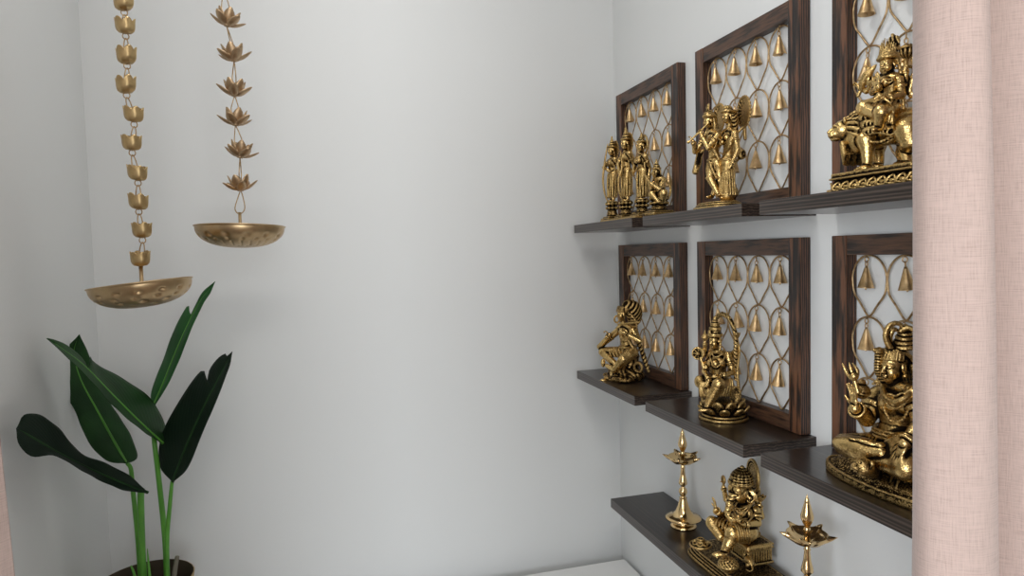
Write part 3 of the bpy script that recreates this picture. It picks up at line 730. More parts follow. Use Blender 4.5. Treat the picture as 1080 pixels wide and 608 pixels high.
        # recess measure: how the surroundings fill in around a surface point, at two sizes
        C_ = np.clip(V, -.30, .30)
        def blur(A, r):
            for a in range(3):
                cs = np.cumsum(np.concatenate([np.repeat(A.take([0], a), r + 1, a), A, np.repeat(A.take([-1], a), r, a)], a), axis=a, dtype=np.float64)
                A = ((cs.take(range(2 * r + 1, cs.shape[a]), a) - cs.take(range(0, cs.shape[a] - 2 * r - 1), a)) / (2 * r + 1)).astype(np.float32)
            return A
        pt = np.zeros(len(cells)); b0 = np.clip(np.floor(pos).astype(int), 0, nn - 2); fr_ = pos - b0
        for rad_cm, gain in ((.13, 20.), (.30, 7.5)):
            B = blur(C_, max(1, int(round(rad_cm / vox)))); acc_ = 0
            for c in cor:
                wt = np.prod([fr_[:, i] if c[i] else 1 - fr_[:, i] for i in range(3)], axis=0); acc_ = acc_ + wt * B[b0[:, 0] + c[0], b0[:, 1] + c[1], b0[:, 2] + c[2]]
            pt += -acc_ * gain
        pt = np.clip(.42 * dirt + bias + pt, 0, 1)
        me = bpy.data.meshes.new(name); co = (lo + pos * vox) * .01
        me.vertices.add(len(co)); me.vertices.foreach_set('co', co.astype(np.float32).ravel())
        me.loops.add(len(Q) * 4); me.loops.foreach_set('vertex_index', Q.astype(np.int32).ravel())
        me.polygons.add(len(Q)); me.polygons.foreach_set('loop_start', np.arange(0, len(Q) * 4, 4, dtype=np.int32)); me.polygons.foreach_set('loop_total', np.full(len(Q), 4, np.int32))
        me.polygons.foreach_set('use_smooth', np.ones(len(Q), bool)); me.update(calc_edges=True)
        at_ = me.attributes.new('patina', 'FLOAT', 'POINT'); at_.data.foreach_set('value', pt.astype(np.float32))
        return link_mesh(name, me, mtl, parent)

class Site:
    """where a statue stands: origin on the shelf; I() gives a body point for a photo pixel at d cm behind the origin's distance"""
    def __init__(s, name, x, y, z, label, cat='statue', group=None):
        s.o = np.array([x, y, z]); s.e = np.array([x, y, 0.]); s.e /= np.linalg.norm(s.e); s.rho = math.hypot(x, y)
        s.d0 = 0.; s.t = empty(name, (x, y, z), PI, label, cat, group)
    def I(s, px, py, d=0.):
        r = ray(px, py); P = EYEP + r * (s.rho + (d + s.d0) * .01) / (r @ s.e); q = (P - s.o) * 100
        return A_(-q[0], -q[1], q[2])
    def cm(s, px):                 # pixels to centimetres, vertically
        d = (s.o - EYEP) @ _F2; return px * d / FPX * 100

def stripes(dx, dy, dz, f, a, ph=0):
    return lambda X, Y, Z_: a * np.sin((dx * X + dy * Y + dz * Z_) * f + ph)
def scales(f, a):
    return lambda X, Y, Z_: a * np.sin(X * f) * np.sin(Y * f) * np.sin(Z_ * f)
def radial(c, n, a):
    return lambda X, Y, Z_: a * np.sin(np.arctan2(Y - c[1], X - c[0]) * n) + 0 * Z_

def head(c, p, h, fwd=(1, 0, 0), up=(0, 0, 1), ears=True, hair=True, male=True):
    """p centre of the head, h chin to crown"""
    R = frame(fwd, up); p = A_(*p)
    def q(f, s_, u): return p + R @ A_(f, s_, u) * h
    def e(f, s_, u, r, k=.05, op='+', RR=None): c.ell(q(f, s_, u), [x * h for x in r], R if RR is None else RR, k * h, op)
    e(-.04, 0, .12, (.40, .34, .38), .05); e(.07, 0, -.12, (.29, .27, .33), .10); e(.12, 0, -.34, (.17, .14, .13), .10)
    for sg in (-1, 1):
        e(.20, .15 * sg, -.14, (.13, .11, .12), .08)
        c.ell(q(.335, .125 * sg, .035), [x * h for x in (.05, .085, .045)], R, .03 * h, '-')
        e(.300, .125 * sg, .030, (.055, .070, .034), .012)
        c.tube([q(.33, .035 * sg, .09), q(.35, .12 * sg, .125), q(.27, .22 * sg, .09)], .020 * h, k=.03 * h)
        c.tube([q(.335, .05 * sg, .055), q(.345, .12 * sg, .075), q(.27, .20 * sg, .045)], .014 * h, k=.01 * h)
        if ears:
            e(-.02, .345 * sg, .0, (.09, .045, .15), .02); c.ell(q(-.02, .37 * sg, -.22), .065 * h, R, .01 * h)
    c.rc(q(.335, 0, .07), q(.42, 0, -.10), .028 * h, .045 * h, k=.05 * h)
    for sg in (-1, 1): e(.385, .04 * sg, -.115, (.035, .03, .028), .03)
    e(.345, 0, -.205, (.045, .085, .020), .015); e(.335, 0, -.25, (.045, .065, .024), .015)
    c.ell(q(.385, 0, -.228), [x * h for x in (.02, .075, .008)], R, .01 * h, '-')
    c.rc(q(-.05, 0, -.2), q(-.10, 0, -.62), .17 * h, .20 * h, k=.12 * h)
    if hair:
        for i in range(9):
            a = -1.25 + 2.5 * i / 8; c.tube([q(.26 * math.cos(a) + .04, .30 * math.sin(a), .34), q(.05, .42 * math.sin(a), .40), q(-.35, .36 * math.sin(a), .20), q(-.42, .30 * math.sin(a), -.15)], .05 * h, k=.02 * h)
    return q
def hand(c, w, d, nrm, size, curl=.3, spread=.12, thumb=1, fl=1.):
    """w wrist, d pointing direction, nrm out of the back of the hand; thumb +1 or -1 side"""
    d = A_(*d); d /= np.linalg.norm(d); n_ = A_(*nrm); n_ = n_ - d * (n_ @ d); n_ /= np.linalg.norm(n_); sd = np.cross(n_, d); w = A_(*w)
    R = np.stack([d, sd, n_], 1); pl = size * .46
    c.ell(w + d * pl * .55, (pl * .62, size * .21, size * .10), R, .06)
    for i, (o, l_) in enumerate(((-.165, .40), (-.055, .50), (.055, .53), (.165, .46))):
        o *= thumb; b0 = w + d * pl * .95 + sd * o * size; dd = d + sd * o * spread * 8; dd /= np.linalg.norm(dd)
        L1, L2, L3 = [size * l_ * f * fl for f in (.42, .33, .28)]; r = size * .052
        d1 = dd * math.cos(curl * .5) - n_ * math.sin(curl * .5); d2 = dd * math.cos(curl * 1.4) - n_ * math.sin(curl * 1.4); d3 = dd * math.cos(curl * 2.2) - n_ * math.sin(curl * 2.2)
        p1 = b0 + d1 * L1; p2 = p1 + d2 * L2; p3 = p2 + d3 * L3
        c.limb([b0, p1, p2, p3], [r * 1.05, r, r * .92, r * .75], k=.025)
    b0 = w + d * pl * .30 + sd * .17 * size * thumb; dd = d * .62 + sd * thumb * .75 - n_ * .25; dd /= np.linalg.norm(dd); p1 = b0 + dd * size * .20; d2 = d * .9 + sd * thumb * .25 - n_ * .3 * (1 + curl); d2 /= np.linalg.norm(d2)
    c.limb([b0, p1, p1 + d2 * size * .19], [size * .075, size * .062, size * .045], k=.05)
def arm(c, a, b, w, r, k=.18, bands=True):
    c.limb([a, b], [r * 1.15, r * .86], k=k); c.limb([b, w], [r * .88, r * .60], k=.1)
    if bands:
        a, b, w = A_(*a), A_(*b), A_(*w); d = b - a; p = a + d * .42; c.ring(p, r * 1.12, r * .17, d, n=14); c.ring(p + d * .09, r * 1.08, r * .12, d, n=14)
        d = w - b; p = b + d * .86; c.ring(p, r * .80, r * .17, d, n=12); c.ring(p - d * .1, r * .8, r * .12, d, n=12)
def petals(c, n, R_, z, L_, W_, tilt, ph=0., th=.18, k=.05, rib=True):
    for i in range(n):
        a = ph + 2 * PI * i / n; o = A_(math.cos(a), math.sin(a), 0); F = frame(o * math.cos(tilt) + A_(0, 0, math.sin(tilt)), -o * math.sin(tilt) + A_(0, 0, math.cos(tilt)))
        ctr = A_(0, 0, z) + o * R_; R = np.stack([F[:, 0], F[:, 1], F[:, 2]], 1); yield ctr, R, a
def lotus(c, ctr, n, R_, z, L_, W_, tilt, ph=0., th=.22, sx=1., sy=1.):
    for q, R, a in petals(c, n, R_, z, L_, W_, tilt, ph):
        q = q * A_(sx, sy, 1) + A_(*ctr); c.ell(q, (L_, W_, th), R, .04); c.rc(q - R[:, 0] * L_ * .7 + R[:, 2] * th * .6, q + R[:, 0] * L_ * .95 + R[:, 2] * th * .3, .05, .07, k=.05)
# ------------------------------------------------------------------ cross-legged figure on the tiger-skin mound
def sh():
    S = Site('deity_statue', .688, .655, Z2, 'brass statue of a cross legged figure with topknot, cobra and trident, beside the curtain'); I = S.I; t = S.t
    c = Clay()
    c.disc((0, 0, .55), 4.7, 11.2, .55, rd=.35, p=2.3)
    c.ell((0, 0, .9), (4.2, 10.4, 2.3), k=.5); c.ell((-.6, 1, 2.0), (3.4, 7, 1.9), k=.6)
    for i in range(46):       # broken rock scallops round the rim
        a = 2 * PI * i / 46; o = A_(4.62 * math.cos(a), 11.0 * math.sin(a), .15); u = A_(4.3 * math.cos(a + .09), 10.5 * math.sin(a + .09), 1.15)
        c.rc(o, u, .10, .10, k=.05, op='-')
    c.tube([(4.75 * math.cos(a), 11.2 * math.sin(a), 1.12) for a in np.linspace(0, 2 * PI, 60, endpoint=False)], .17, closed=True, raw=True, k=.1)
    c.build('base', t, BRASS, .10, rough=.06)
    # the skin with a tiger's head hanging over the front
    c = Clay()
    q = I(911, 493, -6.2); R = frame((.85, -.25, .35)); H = lambda f, s_, u: q + R @ A_(f, s_, u)
    c.ell(q, (1.15, 1.25, 1.05), R, .2); c.limb([q, A_(2.2, -1.5, 1.9), A_(.5, 0, 2.3)], [1.0, .9, .9], k=.3); c.ell((0, 1, 1.35), (4.0, 9.2, 1.75), k=.3); c.ell(H(.75, 0, -.30), (.75, .62, .48), R, .25); c.ell(H(1.15, 0, -.05), (.28, .3, .2), R, .08)
    for sg in (-1, 1):
        c.ell(H(.85, .42 * sg, .38), (.22, .26, .16), R, .04, '-'); c.ell(H(.80, .42 * sg, .36), (.22, .17, .12), R, .02); c.ell(H(-.2, .95 * sg, .80), (.25, .32, .38), R, .08)
        c.tube([H(.8, .15 * sg, .62), H(.9, .45 * sg, .70), H(.6, .8 * sg, .5)], .09, k=.05); c.ell(H(1.0, .33 * sg, -.38), (.35, .28, .22), R, .1)
        for j in range(3): c.tube([H(.1 - .25 * j, .5 * sg, .98), H(.0 - .25 * j, 1.0 * sg, .6), H(0 - .2 * j, 1.2 * sg, .1)], .07, k=.03, op='-')
    c.tube([H(.95, -.5, -.62), H(1.3, 0, -.55), H(.95, .5, -.62)], .07, k=.04, op='-')
    for i in range(60):
        a = rng.uniform(0, 2 * PI); rr = rng.uniform(.35, 1.); p = A_(.2 + 3.3 * rr * math.cos(a), 1 + 8.4 * rr * math.sin(a), 0); zz = .9 + 2.35 * math.sqrt(max(0, 1 - (p[0] / 4.3) ** 2 - (p[1] / 10.5) ** 2)); p[2] = zz + .05
        dr = A_(p[0] * .5 + rng.normal(0, .6), p[1] * .4 + rng.normal(0, .8), 0); dr /= np.linalg.norm(dr); e = p + dr * rng.uniform(.5, 1.1); e[2] = .9 + 2.35 * math.sqrt(max(0, 1 - (e[0] / 4.3) ** 2 - (e[1] / 10.5) ** 2)) - .02
        c.rc(p, e, .20, .08, k=.12)
    c.build('tiger_skin', t, BRASS, .09)
    # body
    c = Clay()
    P = lambda x, y, d=0: I(x, y, d)
    up = A_(0, 0, 1)
    c.ell(P(946, 466), (2.6, 3.6, 2.0), k=.3); c.limb([P(946, 462), P(947, 446), P(948, 428)], [2.35, 2.05, 2.35], k=.4)
    c.ell(P(948, 427), (2.0, 3.3, 2.1), k=.5); c.ell(P(939, 427, -1.6), (.9, 1.35, 1.05), k=.4); c.ell(P(955, 428, -2.6), (.9, 1.35, 1.05), k=.4)
    c.ell(P(929, 417, 1.6), (1.35, 1.45, 1.3), k=.5); c.ell(P(967, 418, -3.), (1.35, 1.45, 1.3), k=.5); c.limb([P(931, 413, 1.2), P(943, 407, 0), P(965, 414, -2.6)], [.8, 1.0, .8], k=.4)
    hd = P(941.5, 387, -.4); fw = (.97, .10, -.05); head(c, hd, 4.3, fw, hair=False)
    arm(c, P(928, 418, 1.6), P(914, 442, -.2), P(902, 431, -3.0), 1.18)
    hand(c, P(901.5, 431, -3.0), P(899, 405, -3.2) - P(901.5, 431, -3.0), A_(-.9, .2, 0), 3.3, .12, thumb=-1)
    arm(c, P(968, 419, -3.), P(972, 449, -5), P(955, 468, -6.6), 1.18)
    hand(c, P(955, 468, -6.6), P(940, 494, -7.0) - P(955, 468, -6.6), A_(.65, -.1, .75), 3.5, .45, thumb=-1)
    # folded legs
    c.limb([P(938, 470, 0), P(912, 470, -.5), P(890, 468, 0)], [1.9, 1.6, 1.25], k=.4); e_ = P(879, 466, -1) - P(934, 478, -4); c.ell(P(907, 472, -2.4), (3.6, 1.9, 1.35), frame(e_, (-.25, -.2, 1)), .3)
    c.limb([P(889, 472, -.8), P(905, 477, -3.0), P(930, 478, -4.6)], [.95, 1.0, .75], k=.5)
    c.limb([P(952, 474, -3), P(957, 493, -6.4)], [2.1, 1.6], k=.4); c.limb([P(958, 495, -6.3), P(940, 490, -5.0), P(925, 486, -4)], [1.5, 1.2, .95], k=.3)
    # foot resting on the calf, sole up
    fd = P(901, 463, -3.2) - P(930, 471, -4.2); fd /= np.linalg.norm(fd); R = frame(fd, (0, 0, 1)); f0 = P(916, 467, -3.8)
    c.ell(f0, (1.7, .62, .38), R, .12); c.ell(f0 - fd * 1.4, (.62, .55, .45), R, .15)
    for i in range(5): c.rc(f0 + fd * 1.45 + R[:, 1] * (.42 - .21 * i), f0 + fd * (2.05 - .1 * abs(i - 0)) + R[:, 1] * (.46 - .22 * i), .13, .11, k=.04)
    body = c.build('body', t, BRASS_B, .085, dirt=.85)
    # drape over the thighs, belt, jewellery
    c = Clay()
    for j in range(7):
        c.tube([P(925 - 4 * j, 461 + .4 * j, -1.6 + .1 * j), P(920 - 4.2 * j, 470, -3.2), P(916 - 4 * j, 481 - j, -3.4)], .10, k=.05)
    bc = P(946.5, 456); c.beads([bc + A_(2.55 * math.cos(a), 2.9 * math.sin(a), .0) for a in np.linspace(0, 2 * PI, 30, endpoint=False)], .20, 1.6, closed=True, n=2)
    for z, r in ((.42, 2.5), (-.42, 2.72)): c.tube([bc + A_(r * math.cos(a), (r + .35) * math.sin(a), z) for a in np.linspace(0, 2 * PI, 30, endpoint=False)], .15, closed=True, raw=True)
    for j, (drop, rr) in enumerate(((418, .15), (431, .19), (445, .19))):
        w = 6 + 2.2 * j; c.beads([P(942 - w, 408 + j * .6, .8), P(939 - w * .75, 412 + (drop - 408) * .4, -1.8), P(941 - w * .25, drop - 2, -3.2), P(944 + w * .1, drop, -3.6), P(949 + w * .35, drop - 3, -4.2), P(953 + w * .8, 412 + (drop - 408) * .35, -4.0), P(951 + w, 409, -3.0)], rr, 2.0)
    c.build('beaded_jewellery', t, BRASS, .08)
    c = Clay()      # snake round the neck, cobra rising over the right shoulder
    c.tube([P(962, 404, 0), P(963, 412, -3), P(955, 420, -4.6), P(943, 424, -4.2), P(933, 418, -2.6), P(931, 408, -.5), P(934, 401, 0)], .33, n=8, pat=scales(14, .05))
    c.tube([P(937, 405, .5), P(932, 401, 0), P(927, 393, -.6), P(926, 385, -1.), P(927, 377, -1), P(926, 371, -1.3)], [.5, .5, .48, .46, .5, .42], n=8, pat=stripes(0, 0, 1, 17, .05))
    c.ell(P(930, 377, -.6), (.35, .85, 1.25), frame((.8, .5, .1)), .1, pat=stripes(0, 0, 1, 15, .04)); c.limb([P(927, 370, -1.2), P(922, 369.5, -1.6)], [.48, .24], k=.1)
    c.build('cobra', t, BRASS, .08)
    c = Clay()      # hair: combed cap, locks on the shoulders, coiled topknot with crescent loop
    for i in range(13):
        a = -1.5 + 3.0 * i / 12; b_ = hd + A_(-.05, .15, .25)
        c.tube([b_ + A_(1.45 * math.cos(a) + .1, 1.45 * math.sin(a), .85), b_ + A_(.9 * math.cos(a), 1.3 * math.sin(a), 1.75), b_ + A_(-.3, .6 * math.sin(a), 2.4)], .20, k=.05)
        c.tube([b_ + A_(-.2, 1.3 * math.sin(a), 1.7), b_ + A_(-1.3, 1.5 * math.sin(a), .8), b_ + A_(-1.7, 1.7 * math.sin(a), -1), b_ + A_(-1.7, 2.1 * math.sin(a), -2.4)], .28, k=.05)
    c.ell(hd + A_(-.4, .1, .9), (1.6, 1.5, 1.5), k=.1)
    for sg in (-1, 1):
        for j in range(3):
            a = hd + A_(-1.2, (1.6 + .1 * j) * sg, .3); c.tube([a, a + A_(-.1, .35 * sg + .1 * j * sg, -1.5), a + A_(-.1, (.8 + .4 * j) * sg, -2.5), a + A_(.2, (1.0 + .6 * j) * sg, -3.3)], .20, k=.04, pat=stripes(.5, .5, 1, 13, .05))
    k0 = P(953, 362, 0)
    for j in range(4): c.ring(k0 + A_(-.1, .1, .55 * j - .4), 1.3 - .24 * j, .30, (.12, .1 * j, 1), n=18, k=.06)
    c.ell(k0 + A_(-.1, .1, 1.5), (.7, .7, .9), k=.15)
    c.tube([P(944, 371, -1), P(937, 364, -1.2), P(934, 354, -1.4), P(937, 345, -1.4), P(944, 341, -1.2), P(950, 343, -1), P(953, 350, -.8)], [.28, .36, .34, .32, .30, .26, .16], n=8, k=.06)
    c.tube([P(941, 370, -.6), P(938, 358, -.8), P(942, 348, -.8), P(947, 349, -.6)], [.3, .36, .3, .2], n=8, k=.06)
    c.tube([P(950, 349, -1.), P(958, 346, -1.), P(966, 350, -1), P(969, 358, -.6)], [.28, .32, .28, .2], n=8, k=.06)
    c.build('hair', t, BRASS, .085, bias=.10)
    c = Clay()      # trident in the raised hand, small drum below
    c.limb([P(905, 414, -4.2), P(901, 400, -3.8)], [.26, .30], k=.1); c.ell(P(900, 397, -3.8), (.5, .6, .55), k=.15)
    c.tube([P(898, 399, -3.8), P(893, 393, -3.9), P(888.5, 383.5, -4)], [.28, .25, .06], k=.06); c.tube([P(900, 398, -3.8), P(898, 391, -3.8), P(895.5, 382.5, -3.8)], [.30, .26, .06], k=.06)
    c.tube([P(903, 398, -3.8), P(904, 391, -3.6), P(899, 383, -3.4)], [.30, .26, .06], k=.06)
    c.build('trident', t, BRASS_B, .07)
    c = Clay(); c.ell(P(909, 413, -1.4), (1.0, 1.0, 1.0), k=.05); c.ring(P(909, 413, -1.4), 1.0, .12, (0, .3, 1)); c.limb([P(909, 404, -1.4), P(909, 408, -1.4)], [.5, .3], k=.1); c.build('water_pot', t, BRASS_D, .09)
sh()

# ------------------------------------------------------------------ four-armed seated figure on the lotus
def lk():
    S = Site('deity_statue', .690, 1.042, Z2, 'brass statue of a crowned four armed figure seated on a lotus inside an arch'); I = S.I; P = I; t = S.t
    c = Clay()
    c.disc((0, 0, .28), 4.4, 4.4, .28, rd=.2); c.disc((0, 0, .72), 3.9, 3.9, .3, rd=.2); c.disc((0, 0, 1.0), 3.2, 3.2, .5, rd=.2); c.ell((0, 0, 2.6), (3.3, 3.3, 1.2), k=.3)
    lotus(c, (0, 0, 0), 9, 3.15, 2.35, 1.55, 1.10, 1.15, 0, .50); lotus(c, (0, 0, 0), 9, 3.75, 1.75, 1.15, .95, .75, PI / 9, .42)
    c.build('lotus_base', t, BRASS, .11)
    c = Clay()
    c.ell(P(759, 407), (2.2, 2.4, 1.5), k=.3); c.limb([P(759, 404), P(758, 394), P(758, 384)], [1.7, 1.35, 1.5], k=.4); c.ell(P(758, 382), (1.4, 2.0, 1.3), k=.4)
    for sg in (-1, 1): c.ell(P(758, 383) + A_(1.1, .75 * sg, 0), (.8, .75, .8), k=.15)
    c.limb([P(750, 374, .8), P(757, 372, 0), P(768, 375, -1)], [.65, .6, .65], k=.3)
    hd = P(754, 360, -.4); head(c, hd, 2.75, (.92, .25, -.08), hair=False)
    r = .62
    arm(c, P(749.5, 376, 1), P(743, 392, .5), P(748, 402, -2.6), r); hand(c, P(748, 401, -2.6), (.7, .3, -.6), (.3, 0, 1), 1.7, .4, thumb=-1)
    arm(c, P(768, 376, -1), P(773, 393, -1.6), P(760, 397, -3.6), r); hand(c, P(761, 397, -3.6), P(751, 396, -4) - P(761, 397, -3.6), (.6, 0, .8), 1.8, .35, thumb=1)
    arm(c, P(751, 374, 1.6), P(743, 374, 1.6), P(743.5, 361, 1), r * .85); hand(c, P(743.5, 361, 1), (0, -.1, 1), (-1, 0, 0), 1.4, .7)
    arm(c, P(768, 374, -.2), P(778, 374, -.6), P(776, 360, -1), r * .85); hand(c, P(776, 360, -1), (0, .1, 1), (-1, 0, 0), 1.4, .7)
    # legs: right folded across, left hanging to the lotus
    c.limb([P(757, 406, .4), P(738.5, 402, -.6)], [1.3, 1.05], k=.3); c.limb([P(738.5, 404, -.8), P(748, 413, -2.6), P(754, 416, -3)], [1.0, .8, .6], k=.2)
    c.limb([P(762, 404, -1.4), P(758, 405, -4.2)], [1.3, 1.1], k=.3); c.limb([P(758, 406, -4.2), P(751, 419, -4.2), P(746, 429, -4.4)], [1.05, .85, .5], k=.2)
    c.ell(P(743, 433, -4.8), (1.1, .5, .38), frame((.8, -.5, -.1)), .2)
    c.build('body', t, BRASS_B, .09, dirt=.95)
    c = Clay()      # pleated cloth, belt, necklaces
    for j in range(8): c.tube([P(739 + 1.2 * j, 404, -2.2), P(738 + 1.3 * j, 411, -2.4), P(739 + 1.5 * j, 418 + (j % 2), -2.2)], .17, k=.04)
    for j in range(7): q = j / 6; c.ring(P(757.5 - 10 * q, 408 + 17 * q, -4.2), 1.12 - .38 * q, .09, (.1, -.35, -1), n=14)
    for j in range(5): c.tube([P(764 + 2 * j, 400, -2.4 + .3 * j), P(763 + 2.4 * j, 409, -3 + .4 * j), P(760 + 2.6 * j, 418, -3.0 + .5 * j)], .18, k=.04)
    bc = P(759, 397); c.beads([bc + A_(1.62 * math.cos(a), 1.72 * math.sin(a), 0) for a in np.linspace(0, 2 * PI, 24, endpoint=False)], .15, 1.6, closed=True, n=2)
    for dr, rr in ((372, .11), (377, .13), (388, .13)): c.beads([P(751, 369, 0), P(751 - (dr - 368) * .1, (dr + 368) / 2, -1.7), P(755, dr, -2.7), P(762 + (dr - 368) * .1, (dr + 368) / 2, -2.4), P(763, 369, -.6)], rr, 1.6)
    c.build('draped_cloth', t, BRASS, .085)
    c = Clay()      # tall tiered crown
    cb = hd + A_(-.1, 0, 1.0)
    for j, (r, z) in enumerate(((1.32, 0), (1.30, .30), (1.05, .75), (1.12, 1.15), (1.10, 1.45), (.86, 1.85), (.90, 2.2), (.62, 2.6), (.35, 3.0))):
        c.disc(cb + A_(0, 0, z), r, r, .16, rd=.12, k=.1)
    c.limb([cb, cb + A_(0, 0, 3.0)], [1.15, .4], k=.1); c.ell(cb + A_(0, 0, 3.35), .3, k=.08); c.ell(cb + A_(1.2, 0, .6), (.25, .4, .55), k=.06)
    for j in range(12): a = 2 * PI * j / 12; c.ell(cb + A_(1.25 * math.cos(a), 1.25 * math.sin(a), .15), .17, k=.03)
    for sg in (-1, 1): c.tube([hd + A_(-.3, 1.15 * sg, .9), hd + A_(-.3, 1.3 * sg, -.6), hd + A_(.1, 1.5 * sg, -1.9)], .22, k=.05, pat=stripes(0, 0, 1, 14, .05))
    c.build('crown', t, BRASS, .085)
    c = Clay()      # arch behind the head and shoulders
    ac = P(763, 358, 2.2); arch = [P(776, 412, 1.2), P(779, 395, 1.2), P(778, 378, 1.4)] 
    pts = [A_(ac[0], ac[1] + 3.9 * math.cos(a), ac[2] + 4.9 * math.sin(a) - .3) for a in np.linspace(-.35, PI + .35, 24)]
    pts = [pts[0] + A_(0, .2, -4.8)] + pts + [pts[-1] + A_(0, -.2, -4.8)]
    c.tube(pts, .40, raw=True, pat=stripes(0, 1, 1, 9, .05)); 
    for p in pts[1:-1:2]: d = (p - ac) / np.linalg.norm(p - ac); c.ell(p + d * .38, (.16, .2, .2), k=.05)
    c.build('arch', t, BRASS, .09)
    c = Clay(); q = P(736.5, 373, 1.0); c.disc(q, 1.25, 1.25, .25, frame((0, 0, 1), (.85, .5, 0)), rd=.1)
    R = frame((.6, .8, 0)); c.ring(q + R[:, 0] * .22, 1.05, .12, R[:, 0]); c.ell(q + R[:, 0] * .25, .38, k=.05)
    for j in range(8): a = j * PI / 4; c.rc(q + R[:, 0] * .25, q + R[:, 0] * .22 + (R[:, 1] * math.cos(a) + R[:, 2] * math.sin(a)) * .95, .08, .08, k=.04)
    c.limb([P(739, 378, .6), P(742.5, 388, .4)], [.25, .4], k=.1)
    c.build('wheel_disc', t, BRASS_B, .085)
    c = Clay(); q = P(743.5, 356, 1); c.ell(q, (.55, .6, .75), k=.05); c.limb([q, q + A_(0, 0, 1.2)], [.4, .12], k=.1); c.ring(q, .6, .1, (0, .2, 1)); c.build('conch', t, BRASS, .085)
    c = Clay(); q = P(777, 355, -1)      # lotus bud and long stem at the near side
    lotus(c, q + A_(0, 0, -.2), 7, .35, .3, .62, .34, 1.1, 0, .15); c.ell(q + A_(0, 0, .2), .4, k=.05); c.tube([q, P(780, 370, -1), P(778, 390, -2), P(779, 412, -2)], [.18, .16, .22, .3], k=.05)
    c.ell(P(775.5, 417, -3.0), (.40, 1.05, 1.6), frame((.7, .6, .2)), .05, pat=stripes(0, 1, 0, 7, .02)); c.build('lotus_stem', t, BRASS, .09)
lk()

